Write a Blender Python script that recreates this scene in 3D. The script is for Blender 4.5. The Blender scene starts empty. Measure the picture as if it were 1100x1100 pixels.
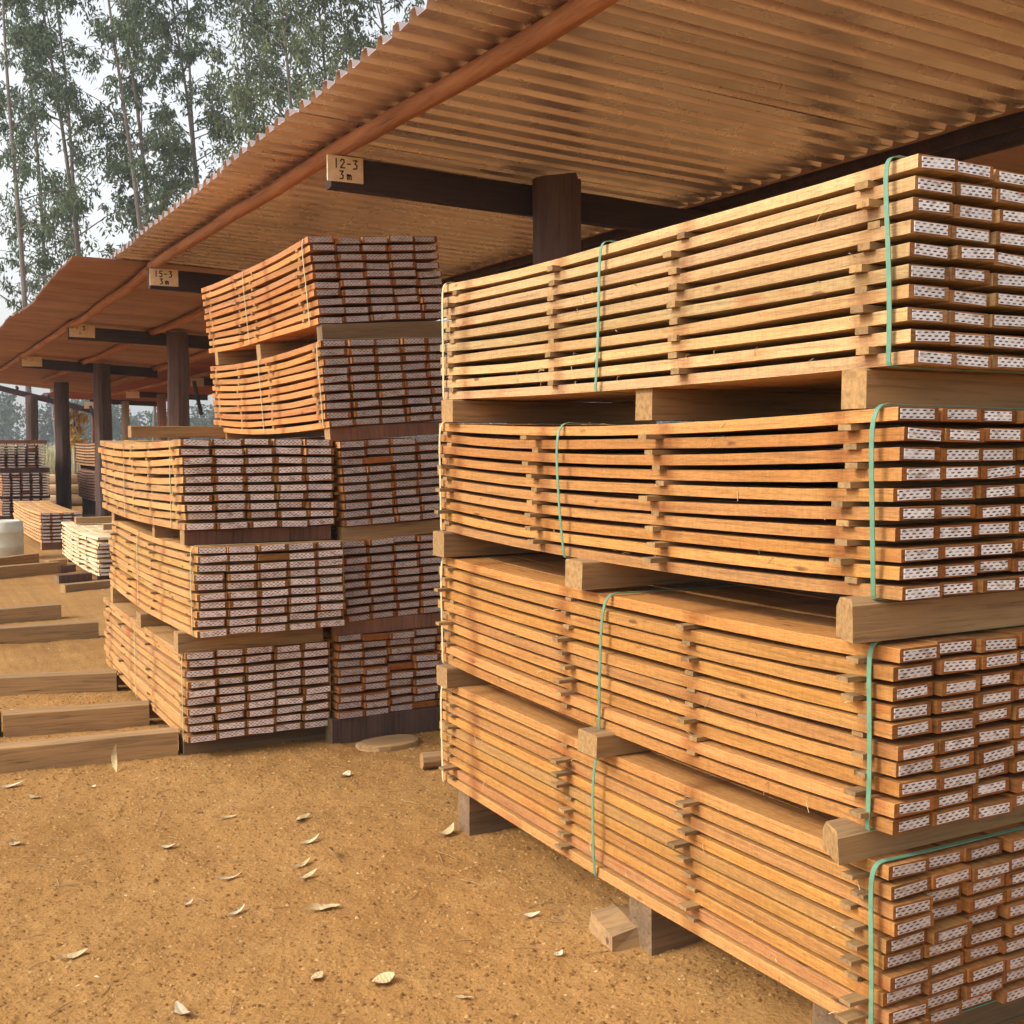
import bpy, math, random
import numpy as np
from mathutils import Vector, Matrix

random.seed(7)
rng = np.random.default_rng(11)
R = math.radians
sc = bpy.context.scene
col = sc.collection

# ------------------------------------------------------------------ camera
CAM_H = 1.70
cam_d = bpy.data.cameras.new('camera')
cam_d.sensor_width = 36.0
cam_d.sensor_height = 36.0
cam_d.sensor_fit = 'HORIZONTAL'
cam_d.lens = 36.0 * 1230.0 / 1100.0
cam_d.clip_start = 0.05
cam_d.clip_end = 3000.0
cam = bpy.data.objects.new('camera', cam_d)
cam.location = (0, 0, CAM_H)
cam.rotation_euler = (R(90.0 - 3.443), 0, R(-28.82))
col.objects.link(cam)
sc.camera = cam

# ------------------------------------------------------------------ world, sun, exposure
SUN_DIR = Vector((-0.82, 0.10, 0.60)).normalized()      # towards the sun
elev = math.asin(SUN_DIR.z)
azim = math.atan2(SUN_DIR.x, SUN_DIR.y)
world = bpy.data.worlds.new('World')
sc.world = world
world.use_nodes = True
wn = world.node_tree
wn.nodes.clear()
sky = wn.nodes.new('ShaderNodeTexSky')
sky.sky_type = 'NISHITA'
sky.sun_disc = False
sky.sun_elevation = elev
sky.sun_rotation = azim
sky.air_density = 1.2
sky.dust_density = 3.5
sky.ozone_density = 1.0
hs = wn.nodes.new('ShaderNodeHueSaturation')
hs.inputs['Saturation'].default_value = 0.20
bg = wn.nodes.new('ShaderNodeBackground')
bg.inputs['Strength'].default_value = 0.15
wo = wn.nodes.new('ShaderNodeOutputWorld')
wn.links.new(sky.outputs[0], hs.inputs['Color'])
wn.links.new(hs.outputs[0], bg.inputs['Color'])
wn.links.new(bg.outputs[0], wo.inputs['Surface'])

sun_d = bpy.data.lights.new('sun', 'SUN')
sun_d.energy = 1.25
sun_d.angle = R(11)
sun_d.color = (1.0, 0.94, 0.86)
sun = bpy.data.objects.new('sun', sun_d)
sun.rotation_euler = SUN_DIR.to_track_quat('Z', 'Y').to_euler()
sun.location = (-20, -10, 30)
col.objects.link(sun)

sc.view_settings.view_transform = 'Standard'
sc.view_settings.look = 'None'
sc.view_settings.gamma = 1.0
sc.view_settings.exposure = 1.02
sc.view_settings.use_curve_mapping = False
sc.cycles.max_bounces = 7
sc.cycles.diffuse_bounces = 4
sc.cycles.glossy_bounces = 3
sc.cycles.transparent_max_bounces = 8

# ------------------------------------------------------------------ node helpers
class NT:
    def __init__(s, name):
        s.m = bpy.data.materials.new(name)
        s.m.use_nodes = True
        s.t = s.m.node_tree
        s.t.nodes.clear()
        s.out = s.t.nodes.new('ShaderNodeOutputMaterial')
        s.b = s.t.nodes.new('ShaderNodeBsdfPrincipled')
        s.t.links.new(s.b.outputs[0], s.out.inputs['Surface'])
    def put(s, sock, v):
        if v is None: return
        if hasattr(v, 'is_output') or isinstance(v, bpy.types.NodeSocket):
            s.t.links.new(v, sock)
        else:
            if hasattr(sock.default_value, '__len__'):
                if isinstance(v, (int, float)): v = (v,) * len(sock.default_value)
                if len(v) == 3 and len(sock.default_value) == 4: v = (*v, 1)
            sock.default_value = v
    def coord(s, which='Object'):
        return s.t.nodes.new('ShaderNodeTexCoord').outputs[which]
    def info(s, which):
        return s.t.nodes.new('ShaderNodeObjectInfo').outputs[which]
    def math(s, op, a, b=None, c=None, clamp=False):
        n = s.t.nodes.new('ShaderNodeMath'); n.operation = op; n.use_clamp = clamp
        s.put(n.inputs[0], a); s.put(n.inputs[1], b); s.put(n.inputs[2], c)
        return n.outputs[0]
    def vmath(s, op, a, b=None):
        n = s.t.nodes.new('ShaderNodeVectorMath'); n.operation = op
        s.put(n.inputs[0], a); s.put(n.inputs[1], b)
        return n.outputs[0]
    def scale(s, v, xyz): return s.vmath('MULTIPLY', v, xyz)
    def noise(s, v, scale=1.0, detail=3.0, rough=0.55, out='Fac', dist=0.0):
        n = s.t.nodes.new('ShaderNodeTexNoise')
        s.put(n.inputs['Vector'], v); n.inputs['Scale'].default_value = scale
        n.inputs['Detail'].default_value = detail; n.inputs['Roughness'].default_value = rough
        n.inputs['Distortion'].default_value = dist
        return n.outputs[out]
    def voronoi(s, v, scale=1.0, out='Distance', feature='F1'):
        n = s.t.nodes.new('ShaderNodeTexVoronoi'); n.feature = feature
        s.put(n.inputs['Vector'], v); n.inputs['Scale'].default_value = scale
        return n.outputs[out]
    def ramp(s, f, stops):
        n = s.t.nodes.new('ShaderNodeValToRGB'); cr = n.color_ramp
        while len(cr.elements) < len(stops): cr.elements.new(0.5)
        for e, (p, c) in zip(cr.elements, stops):
            e.position = p
            if isinstance(c, (int, float)): c = (c, c, c)
            e.color = (*c, 1) if len(c) == 3 else c
        s.put(n.inputs[0], f)
        return n.outputs[0]
    def mix(s, f, a, b, mode='MIX'):
        n = s.t.nodes.new('ShaderNodeMix'); n.data_type = 'RGBA'; n.blend_type = mode
        s.put(n.inputs['Factor'], f)
        i = [x for x in n.inputs if x.type == 'RGBA']
        s.put(i[0], a); s.put(i[1], b)
        return [x for x in n.outputs if x.type == 'RGBA'][0]
    def hsv(s, c, h=0.5, sat=1.0, val=1.0):
        n = s.t.nodes.new('ShaderNodeHueSaturation')
        s.put(n.inputs['Hue'], h); s.put(n.inputs['Saturation'], sat); s.put(n.inputs['Value'], val); s.put(n.inputs['Color'], c)
        return n.outputs[0]
    def sep(s, v):
        n = s.t.nodes.new('ShaderNodeSeparateXYZ'); s.put(n.inputs[0], v); return n.outputs
    def comb(s, x, y, z):
        n = s.t.nodes.new('ShaderNodeCombineXYZ'); s.put(n.inputs[0], x); s.put(n.inputs[1], y); s.put(n.inputs[2], z); return n.outputs[0]
    def mapr(s, v, a, b, c=0.0, d=1.0):
        n = s.t.nodes.new('ShaderNodeMapRange'); s.put(n.inputs[0], v)
        for i, x in enumerate((a, b, c, d)): n.inputs[i + 1].default_value = x
        return n.outputs[0]
    def bump(s, h, strength=0.3, dist=0.01, normal=None):
        n = s.t.nodes.new('ShaderNodeBump'); s.put(n.inputs['Height'], h)
        n.inputs['Strength'].default_value = strength; n.inputs['Distance'].default_value = dist
        s.put(n.inputs['Normal'], normal)
        return n.outputs[0]
    def done(s, color, rough=0.8, metal=0.0, normal=None, spec=0.3):
        s.put(s.b.inputs['Base Color'], color); s.put(s.b.inputs['Roughness'], rough)
        s.put(s.b.inputs['Metallic'], metal); s.put(s.b.inputs['Normal'], normal)
        s.put(s.b.inputs['Specular IOR Level'], spec)
        return s.m

M = {}
def mat_board():
    n = NT('sawn_board')
    rnd = n.info('Random'); base = n.info('Color'); shift = n.info('Alpha')
    p = n.vmath('ADD', n.coord(), n.comb(n.math('MULTIPLY', rnd, 37.0), n.math('MULTIPLY', rnd, 91.0), n.math('MULTIPLY', rnd, 53.0)))
    loc = n.sep(n.coord())
    tone = n.noise(n.scale(p, (7, 0.9, 12)), 1.0, 2.0)
    grain = n.noise(n.scale(p, (70, 3.0, 110)), 1.0, 3.0, 0.6, dist=0.4)
    fine = n.noise(n.scale(p, (160, 30, 260)), 1.0, 2.0, 0.7)
    c = n.hsv(base, h=n.math('MULTIPLY_ADD', rnd, -0.006, 0.503),
              sat=n.math('MULTIPLY_ADD', n.math('FRACT', n.math('MULTIPLY', rnd, 7.31)), 0.07, 0.965),
              val=n.math('MULTIPLY_ADD', n.math('FRACT', n.math('MULTIPLY', rnd, 13.7)), 0.34, 0.78))
    red = n.mix(1.0, c, (0.84, 0.66, 0.45), 'MULTIPLY')
    c = n.mix(n.mapr(tone, 0.46, 0.72, 0.0, 0.5), c, red)
    c = n.mix(1.0, c, n.ramp(grain, [(0.28, 0.70), (0.50, 1.0), (0.75, 1.15)]), 'MULTIPLY')
    c = n.mix(1.0, c, n.ramp(fine, [(0.3, 0.76), (0.6, 1.08)]), 'MULTIPLY')
    sm = n.noise(n.scale(p, (4, 130, 14)), 1.0, 2.0, 0.6)
    c = n.mix(1.0, c, n.ramp(sm, [(0.32, 0.90), (0.58, 1.04)]), 'MULTIPLY')
    # knots, sparse and drawn out along the grain
    k = n.voronoi(n.scale(p, (9, 3.4, 12)), 1.0)
    kn = n.mapr(n.math('ADD', k, n.math('MULTIPLY', n.noise(p, 60, 2), 0.06)), 0.095, 0.15, 1.0, 0.0)
    c = n.mix(n.math('MULTIPLY', kn, 0.8), c, (0.10, 0.035, 0.012))
    # dirty stains where the spacer strips lie
    d = n.math('PINGPONG', n.math('SUBTRACT', loc[1], shift), 0.375)
    st = n.math('MULTIPLY', n.mapr(n.math('ADD', d, n.math('MULTIPLY', n.noise(p, 22, 2), 0.06)), 0.035, 0.10, 1.0, 0.0), 0.62)
    c = n.mix(st, c, n.mix(1.0, c, (0.50, 0.33, 0.22), 'MULTIPLY'))
    # reddish resin blotches
    bl = n.mapr(n.noise(n.scale(p, (5, 2.2, 9)), 1.0, 3), 0.63, 0.73, 0.0, 0.50)
    c = n.mix(bl, c, (0.30, 0.075, 0.02))
    saw = n.noise(n.comb(n.math('MULTIPLY', n.math('ADD', n.sep(p)[1], n.math('MULTIPLY', n.sep(p)[2], 0.35)), 160.0), 0.0, n.math('MULTIPLY', n.sep(p)[0], 5.0)), 1.0, 1.0)
    h = n.math('ADD', n.math('MULTIPLY', saw, 0.5), n.math('ADD', grain, fine))
    return n.done(c, 0.78, 0, n.bump(h, 0.55, 0.0022), 0.25)
def mat_end():
    n = NT('end_grain')
    rnd = n.info('Random'); base = n.info('Color')
    p = n.vmath('ADD', n.coord(), n.comb(n.math('MULTIPLY', rnd, 3.0), 0.0, n.math('MULTIPLY', rnd, 7.0)))
    s = n.sep(p)
    v = n.comb(n.math('MULTIPLY', s[0], 30), 0.0, n.math('MULTIPLY', s[2], 150))
    g = n.noise(v, 1.0, 3.0, 0.6, dist=0.8)
    c = n.mix(1.0, base, n.ramp(g, [(0.3, (0.42, 0.31, 0.28)), (0.55, (0.68, 0.56, 0.52)), (0.8, (0.85, 0.74, 0.70))]), 'MULTIPLY')
    c = n.hsv(c, val=n.math('MULTIPLY_ADD', n.math('FRACT', n.math('MULTIPLY', rnd, 5.7)), 0.5, 0.62))
    o = n.mapr(n.noise(p, 34, 2), 0.52, 0.66, 0, 0.65)
    c = n.mix(o, c, (0.36, 0.10, 0.025))
    return n.done(c, 0.85, 0, n.bump(n.noise(p, 220, 3), 0.6, 0.003), 0.15)
def mat_plate():
    n = NT('punched_plate')
    rnd = n.info('Random')
    s = n.sep(n.coord())
    v = n.math('ADD', n.math('DIVIDE', s[2], 0.0084), 0.5)
    row = n.math('FLOOR', v)
    u = n.math('ADD', n.math('DIVIDE', s[0], 0.0235), n.math('MULTIPLY', row, 0.5))
    fu = n.math('SUBTRACT', n.math('FRACT', u), 0.5)
    fv = n.math('SUBTRACT', n.math('FRACT', v), 0.5)
    fu = n.math('SUBTRACT', fu, n.math('MULTIPLY', fv, 0.25))
    e = n.math('ADD', n.math('POWER', n.math('DIVIDE', fu, 0.30), 2.0), n.math('POWER', n.math('DIVIDE', fv, 0.25), 2.0))
    hole = n.mapr(e, 0.75, 1.2, 1.0, 0.0)
    dirt = n.noise(n.vmath('ADD', n.coord(), n.comb(rnd, rnd, rnd)), 45, 3)
    c = n.mix(n.mapr(dirt, 0.45, 0.75, 0.0, 0.55), (0.80, 0.76, 0.75), (0.52, 0.44, 0.41))
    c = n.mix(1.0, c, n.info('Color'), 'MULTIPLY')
    c = n.hsv(c, val=n.math('MULTIPLY_ADD', rnd, 0.22, 0.84))
    wq = n.vmath('ADD', n.coord(), n.comb(n.math('MULTIPLY', rnd, 13.0), rnd, n.math('MULTIPLY', rnd, 5.0)))
    smear = n.noise(n.scale(wq, (22, 1, 60)), 1.0, 3, 0.65)
    c = n.mix(n.mapr(smear, 0.55, 0.68, 0.0, 0.75), c, (0.30, 0.175, 0.10))
    hole = n.math('MULTIPLY', hole, n.mapr(n.noise(wq, 28, 2), 0.34, 0.50, 0.35, 1.0))
    c = n.mix(hole, c, (0.045, 0.03, 0.028))
    m = n.mapr(hole, 0, 1, 0.25, 0.0)
    return n.done(c, 0.55, m, n.bump(n.math('SUBTRACT', 1.0, hole), 0.6, 0.001), 0.4)
def mat_timber(name, a, b, dark, rough=0.85, axis=0, ends=1.0):
    n = NT(name)
    rnd = n.info('Random')
    p = n.vmath('ADD', n.coord(), n.comb(n.math('MULTIPLY', rnd, 37.0), n.math('MULTIPLY', rnd, 11.0), n.math('MULTIPLY', rnd, 53.0)))
    sv = [60, 60, 60]; sv[axis] = 3.0
    sl = [9, 9, 9]; sl[axis] = 1.2
    g = n.noise(n.scale(p, sv), 1.0, 4.0, 0.62, dist=0.6)
    t = n.noise(n.scale(p, sl), 1.0, 3.0)
    c = n.mix(n.mapr(t, 0.35, 0.68), a, b)
    c = n.mix(1.0, c, n.ramp(g, [(0.25, 0.55), (0.5, 1.0), (0.8, 1.18)]), 'MULTIPLY')
    c = n.hsv(c, val=n.math('MULTIPLY_ADD', rnd, 0.34, 0.83))
    cr = n.mapr(g, 0.26, 0.34, 1.0, 0.0)
    c = n.mix(n.math('MULTIPLY', cr, 0.7), c, dark)
    k = n.mapr(n.voronoi(n.scale(p, [x * 0.3 for x in sl]), 2.2), 0.05, 0.10, 0.8, 0.0)
    c = n.mix(k, c, dark)
    return n.done(c, rough, 0, n.bump(g, 0.6, 0.006), 0.2)
def mat_roof(name, a, b, metal, rough, dustc):
    n = NT(name)
    rnd = n.info('Random')
    p = n.vmath('ADD', n.coord('Object'), n.comb(n.math('MULTIPLY', rnd, 9.0), n.math('MULTIPLY', rnd, 31.0), 0.0))
    t = n.noise(n.scale(p, (0.8, 2.6, 1)), 1.0, 4.0, 0.6)
    s2 = n.noise(n.scale(p, (0.7, 30, 10)), 1.0, 2.0, 0.5)
    c = n.mix(n.mapr(t, 0.36, 0.66), a, b)
    c = n.mix(1.0, c, n.ramp(s2, [(0.3, 0.92), (0.7, 1.05)]), 'MULTIPLY')
    c = n.hsv(c, val=n.math('MULTIPLY_ADD', rnd, 0.22, 0.88))
    spots = n.mapr(n.noise(p, 3, 3, 0.6), 0.52, 0.78, 0.0, 0.6)
    c = n.mix(spots, c, dustc)
    rr = n.mapr(n.noise(p, 4, 3), 0.3, 0.7, rough - 0.05, rough + 0.10)
    return n.done(c, rr, metal, None, 0.4)
def mat_plain(name, c1, c2, sc_=20, rough=0.6, metal=0.0, bump=0.2, spec=0.3, bd=0.003):
    n = NT(name)
    rnd = n.info('Random')
    p = n.vmath('ADD', n.coord(), n.comb(n.math('MULTIPLY', rnd, 17.0), n.math('MULTIPLY', rnd, 31.0), rnd))
    f = n.noise(p, sc_, 4, 0.6)
    c = n.mix(n.mapr(f, 0.35, 0.68), c1, c2)
    c = n.hsv(c, val=n.math('MULTIPLY_ADD', rnd, 0.24, 0.88))
    return n.done(c, rough, metal, n.bump(f, bump, bd), spec)
def mat_leaf(name, stops, trans=0.25):
    n = NT(name)
    g = n.t.nodes.new('ShaderNodeNewGeometry').outputs['Random Per Island']
    big = n.noise(n.coord('Object'), 0.45, 2)
    f = n.math('ADD', n.math('MULTIPLY', g, 0.6), n.math('MULTIPLY', n.mapr(big, 0.35, 0.65), 0.4))
    c = n.ramp(f, stops)
    n.done(c, 0.6, 0, None, 0.25)
    tr = n.t.nodes.new('ShaderNodeBsdfTranslucent'); n.put(tr.inputs[0], n.hsv(c, val=1.3))
    mx = n.t.nodes.new('ShaderNodeMixShader'); mx.inputs[0].default_value = trans
    n.t.links.new(n.b.outputs[0], mx.inputs[1]); n.t.links.new(tr.outputs[0], mx.inputs[2])
    n.t.links.new(mx.outputs[0], n.out.inputs['Surface'])
    return n.m
def mat_ground():
    n = NT('orange_dirt')
    p = n.coord('Object')
    big = n.noise(p, 0.55, 4, 0.6)
    mid = n.noise(p, 5.0, 4, 0.65)
    fine = n.noise(p, 70.0, 4, 0.72)
    c = n.mix(n.mapr(big, 0.40, 0.62), (0.355, 0.186, 0.060), (0.275, 0.135, 0.040))
    c = n.mix(n.mapr(mid, 0.45, 0.75, 0, 0.6), c, (0.40, 0.225, 0.080))
    c = n.mix(1.0, c, n.ramp(fine, [(0.28, 0.70), (0.48, 0.97), (0.70, 1.16)]), 'MULTIPLY')
    cl = n.voronoi(n.vmath('ADD', p, n.scale(n.noise(p, 12, 2, out='Color'), (0.05, 0.05, 0.05))), 38)
    dk = n.mapr(n.noise(p, 17, 3, 0.7), 0.60, 0.70, 0.0, 0.55)
    c = n.mix(dk, c, (0.19, 0.085, 0.026))
    lt = n.mapr(n.noise(p, 120, 2, 0.6), 0.66, 0.74, 0.0, 0.5)
    c = n.mix(lt, c, (0.52, 0.35, 0.16))
    d = n.vmath('LENGTH', n.scale(p, (1, 1, 0)))
    n2 = n.t.nodes.new('ShaderNodeVectorMath'); n2.operation = 'LENGTH'; n.put(n2.inputs[0], p)
    far = n.mapr(n2.outputs['Value'], 48, 75, 0, 1)
    c = n.mix(far, c, (0.30, 0.25, 0.11))
    h = n.math('ADD', n.math('MULTIPLY', fine, 1.0), n.math('MULTIPLY', cl, 0.5))
    h = n.math('ADD', h, n.math('MULTIPLY', n.noise(p, 22, 3, 0.6), 0.35))
    return n.done(c, 0.95, 0, n.bump(h, 0.6, 0.010), 0.1)

M['board'] = mat_board(); M['end'] = mat_end(); M['plate'] = mat_plate()
M['bearer'] = mat_timber('weathered_timber', (0.34, 0.20, 0.085), (0.24, 0.145, 0.07), (0.05, 0.03, 0.016))
M['foot'] = mat_timber('grey_foot_timber', (0.19, 0.118, 0.062), (0.125, 0.078, 0.042), (0.03, 0.022, 0.016))
M['bearer_end'] = mat_plain('bearer_end_grain', (0.36, 0.21, 0.08), (0.22, 0.12, 0.045), 60, 0.9, 0, 0.5)
M['spacer'] = mat_timber('spacer_timber', (0.33, 0.195, 0.075), (0.20, 0.12, 0.055), (0.06, 0.03, 0.015))
M['post'] = mat_timber('dark_creosoted_timber', (0.078, 0.045, 0.035), (0.115, 0.068, 0.050), (0.022, 0.013, 0.011), axis=2)
M['beam'] = mat_timber('dark_beam_timber', (0.042, 0.027, 0.027), (0.064, 0.040, 0.035), (0.012, 0.009, 0.009))
M['pole'] = mat_timber('peeled_pole', (0.36, 0.155, 0.065), (0.25, 0.10, 0.045), (0.07, 0.03, 0.018), axis=1)
M['pale_post'] = mat_timber('pale_post_timber', (0.30, 0.21, 0.13), (0.22, 0.15, 0.10), (0.06, 0.04, 0.03), axis=2)
M['red_post'] = mat_timber('reddish_post_timber', (0.22, 0.10, 0.06), (0.15, 0.075, 0.05), (0.05, 0.03, 0.02), axis=2)
M['roof'] = mat_roof('brown_ribbed_iron', (0.76, 0.62, 0.58), (0.70, 0.55, 0.50), 0.70, 0.27, (0.62, 0.47, 0.41))
M['roof_old'] = mat_roof('dull_brown_iron', (0.40, 0.235, 0.175), (0.30, 0.165, 0.12), 0.30, 0.50, (0.22, 0.11, 0.075))
M['roof_red'] = mat_roof('red_brown_iron', (0.30, 0.085, 0.04), (0.23, 0.065, 0.035), 0.2, 0.6, (0.14, 0.05, 0.03))
M['strap'] = mat_plain('mint_plastic_strap', (0.082, 0.195, 0.115), (0.125, 0.255, 0.16), 30, 0.42, 0, 0.1, 0.5)
M['strap_pale'] = mat_plain('pale_plastic_strap', (0.40, 0.34, 0.17), (0.50, 0.43, 0.24), 30, 0.45, 0, 0.1, 0.5)
M['sign'] = mat_plain('sign_plywood', (0.74, 0.56, 0.36), (0.64, 0.45, 0.26), 24, 0.8)
M['ink'] = mat_plain('marker_ink', (0.03, 0.02, 0.018), (0.05, 0.03, 0.02), 40, 0.6)
M['drum'] = mat_plain('white_plastic', (0.58, 0.56, 0.46), (0.48, 0.45, 0.35), 5, 0.5, 0, 0.05)
M['log'] = mat_timber('pale_log', (0.46, 0.33, 0.18), (0.36, 0.22, 0.11), (0.20, 0.09, 0.04))
M['bark'] = mat_timber('eucalypt_bark', (0.20, 0.17, 0.145), (0.12, 0.10, 0.085), (0.05, 0.04, 0.035), axis=2)
M['dry_leaf'] = mat_plain('dry_leaf', (0.52, 0.39, 0.21), (0.40, 0.27, 0.12), 26, 0.7, 0, 0.4)
M['white_leaf'] = mat_plain('bleached_leaf', (0.60, 0.50, 0.34), (0.50, 0.38, 0.22), 26, 0.7, 0, 0.4)
M['ground'] = mat_ground()
def mat_island(name, stops, rough=0.95):
    n = NT(name)
    g = n.t.nodes.new('ShaderNodeNewGeometry').outputs['Random Per Island']
    return n.done(n.ramp(g, stops), rough, 0, None, 0.1)
M['clod'] = mat_island('dirt_clod', [(0.0, (0.14, 0.064, 0.020)), (0.4, (0.29, 0.148, 0.047)), (0.9, (0.355, 0.19, 0.064)), (1.0, (0.42, 0.26, 0.11))])
M['chip'] = mat_island('wood_chip', [(0.0, (0.20, 0.11, 0.05)), (0.4, (0.42, 0.28, 0.13)), (1.0, (0.62, 0.48, 0.30))])
M['euc'] = mat_leaf('eucalypt_leaves', [(0.0, (0.034, 0.052, 0.027)), (0.45, (0.066, 0.098, 0.048)), (0.8, (0.105, 0.140, 0.064)), (1.0, (0.16, 0.18, 0.09))], 0.28)
M['euc_green'] = mat_leaf('green_eucalypt_leaves', [(0.0, (0.042, 0.060, 0.028)), (0.45, (0.088, 0.115, 0.050)), (0.8, (0.135, 0.160, 0.068)), (1.0, (0.19, 0.20, 0.09))], 0.32)
M['forest'] = mat_leaf('forest_leaves', [(0.0, (0.030, 0.048, 0.038)), (0.5, (0.055, 0.080, 0.060)), (1.0, (0.095, 0.12, 0.080))], 0.15)
M['yellow'] = mat_leaf('yellow_leaves', [(0.0, (0.28, 0.15, 0.03)), (0.6, (0.42, 0.25, 0.05)), (1.0, (0.55, 0.36, 0.10))], 0.3)
M['dry_grass'] = mat_leaf('dry_grass_blades', [(0.0, (0.22, 0.20, 0.10)), (0.5, (0.38, 0.33, 0.17)), (1.0, (0.50, 0.44, 0.26))], 0.2)

# ------------------------------------------------------------------ mesh helpers
class MB:
    def __init__(s): s.v = []; s.f = []; s.mi = []
    def face(s, idx, mi=0): s.f.append(tuple(idx)); s.mi.append(mi)
    def box(s, x0, x1, y0, y1, z0, z1, mi=0, mi_x=None, mi_y=None):
        b = len(s.v)
        s.v += [(x0, y0, z0), (x1, y0, z0), (x1, y1, z0), (x0, y1, z0), (x0, y0, z1), (x1, y0, z1), (x1, y1, z1), (x0, y1, z1)]
        mx = mi if mi_x is None else mi_x; my = mi if mi_y is None else mi_y
        for q, m_ in (((0, 3, 2, 1), mi), ((4, 5, 6, 7), mi), ((0, 1, 5, 4), my), ((2, 3, 7, 6), my), ((1, 2, 6, 5), mx), ((3, 0, 4, 7), mx)):
            s.face([b + i for i in q], m_)
    def loft(s, rings, mi=0, cap=True, mi_cap=None, closed=False):
        b = len(s.v); k = len(rings[0])
        for r in rings: s.v += [tuple(p) for p in r]
        n = len(rings)
        for i in range(n if closed else n - 1):
            a0 = b + i * k; a1 = b + ((i + 1) % n) * k
            for j in range(k):
                j2 = (j + 1) % k
                s.face((a0 + j, a0 + j2, a1 + j2, a1 + j), mi)
        if cap and not closed:
            mc = mi if mi_cap is None else mi_cap
            s.face([b + j for j in range(k)][::-1], mc)
            s.face([b + (n - 1) * k + j for j in range(k)], mc)
    def tube(s, pts, rad, k=8, mi=0, mi_cap=None, wob=0.0):
        pts = [Vector(p) for p in pts]
        rings = []
        for i, p in enumerate(pts):
            t = (pts[min(i + 1, len(pts) - 1)] - pts[max(i - 1, 0)]).normalized()
            ref = Vector((0, 0, 1)) if abs(t.z) < 0.9 else Vector((1, 0, 0))
            a = t.cross(ref).normalized(); b = a.cross(t).normalized()
            r = rad[i] if hasattr(rad, '__len__') else rad
            ring = []
            for j in range(k):
                an = 2 * math.pi * j / k
                rr = r * (1 + random.uniform(-wob, wob))
                ring.append(p + a * (math.cos(an) * rr) + b * (-math.sin(an) * rr))
            rings.append(ring)
        s.loft(rings, mi, True, mi_cap)
    def mesh(s, name, mats, smooth=False):
        me = bpy.data.meshes.new(name)
        me.from_pydata(s.v, [], s.f)
        for m_ in mats: me.materials.append(m_)
        if len(mats) > 1: me.polygons.foreach_set('material_index', s.mi)
        if smooth: me.polygons.foreach_set('use_smooth', [True] * len(s.f))
        me.update()
        return me

def put(name, me, parent=None, loc=(0, 0, 0), rot=(0, 0, 0), color=None):
    o = bpy.data.objects.new(name, me)
    col.objects.link(o)
    if parent: o.parent = parent
    o.location = loc; o.rotation_euler = rot
    if color: o.color = color
    return o
def tag(o, label, cat, group=None, kind=None):
    if label: o['label'] = label
    if cat: o['category'] = cat
    if group: o['group'] = group
    if kind: o['kind'] = kind
    return o
def thing(name, label, cat, loc=(0, 0, 0), rotz=0.0, group=None):
    return tag(put(name, None, None, loc, (0, 0, rotz)), label, cat, group)
def quads_mesh(name, P, mats):
    """P: (n,4,3) array of separate quads"""
    n = P.shape[0]
    me = bpy.data.meshes.new(name)
    me.vertices.add(n * 4); me.vertices.foreach_set('co', P.reshape(-1).astype(np.float32))
    me.loops.add(n * 4); me.loops.foreach_set('vertex_index', np.arange(n * 4, dtype=np.int32))
    me.polygons.add(n)
    me.polygons.foreach_set('loop_start', np.arange(0, n * 4, 4, dtype=np.int32))
    for m_ in mats: me.materials.append(m_)
    me.update(calc_edges=True)
    return me

# ------------------------------------------------------------------ ground
def vnoise(x, y, seed):
    xi = np.floor(x).astype(np.int64); yi = np.floor(y).astype(np.int64)
    xf = x - xi; yf = y - yi
    def h(a, b):
        v = (a * 374761393 + b * 668265263 + seed * 974711) & 0x7fffffff
        v = ((v ^ (v >> 13)) * 1274126177) & 0x7fffffff
        return ((v ^ (v >> 16)) & 0xffff) / 65535.0
    u = xf * xf * (3 - 2 * xf); w = yf * yf * (3 - 2 * yf)
    return (h(xi, yi) * (1 - u) + h(xi + 1, yi) * u) * (1 - w) + (h(xi, yi + 1) * (1 - u) + h(xi + 1, yi + 1) * u) * w
def ground_h(x, y):
    x = np.asarray(x, float); y = np.asarray(y, float)
    d = np.hypot(x, y)
    fade = np.clip((40 - d) / 25, 0, 1)
    z = 0.020 * (vnoise(x * 1.3, y * 1.3, 1) - 0.5) + 0.013 * (vnoise(x * 5, y * 5, 2) - 0.5)
    z += 0.006 * (vnoise(x * 15, y * 15, 3) - 0.5) + 0.006 * (vnoise(x * 31, y * 31, 4) - 0.5)
    return z * fade - 0.006
def axis(lo, hi, step, far, g=1.16):
    a = list(np.arange(lo, hi + 1e-6, step))
    s = step; v = a[-1]
    up = []
    while v < far: s *= g; v += s; up.append(v)
    s = step; v = a[0]; dn = []
    while v > -far: s *= g; v -= s; dn.append(v)
    return np.array(dn[::-1] + a + up)
gx = axis(-0.8, 3.2, 0.0165, 900); gy = axis(2.2, 8.8, 0.0185, 900)
X, Y = np.meshgrid(gx, gy)
Z = ground_h(X, Y)
nx, ny = len(gx), len(gy)
me = bpy.data.meshes.new('ground')
me.vertices.add(nx * ny)
me.vertices.foreach_set('co', np.stack([X, Y, Z], -1).reshape(-1).astype(np.float32))
ii = (np.arange(ny - 1)[:, None] * nx + np.arange(nx - 1)[None, :]).reshape(-1)
loops = np.stack([ii, ii + 1, ii + nx + 1, ii + nx], -1).reshape(-1).astype(np.int32)
me.loops.add(len(loops)); me.loops.foreach_set('vertex_index', loops)
me.polygons.add(len(ii)); me.polygons.foreach_set('loop_start', np.arange(0, len(loops), 4, dtype=np.int32))
me.polygons.foreach_set('use_smooth', np.ones(len(ii), dtype=bool))
me.materials.append(M['ground']); me.update(calc_edges=True)
tag(put('ground', me), 'bare orange dirt yard with fine loose clods', None, kind='structure')

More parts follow.
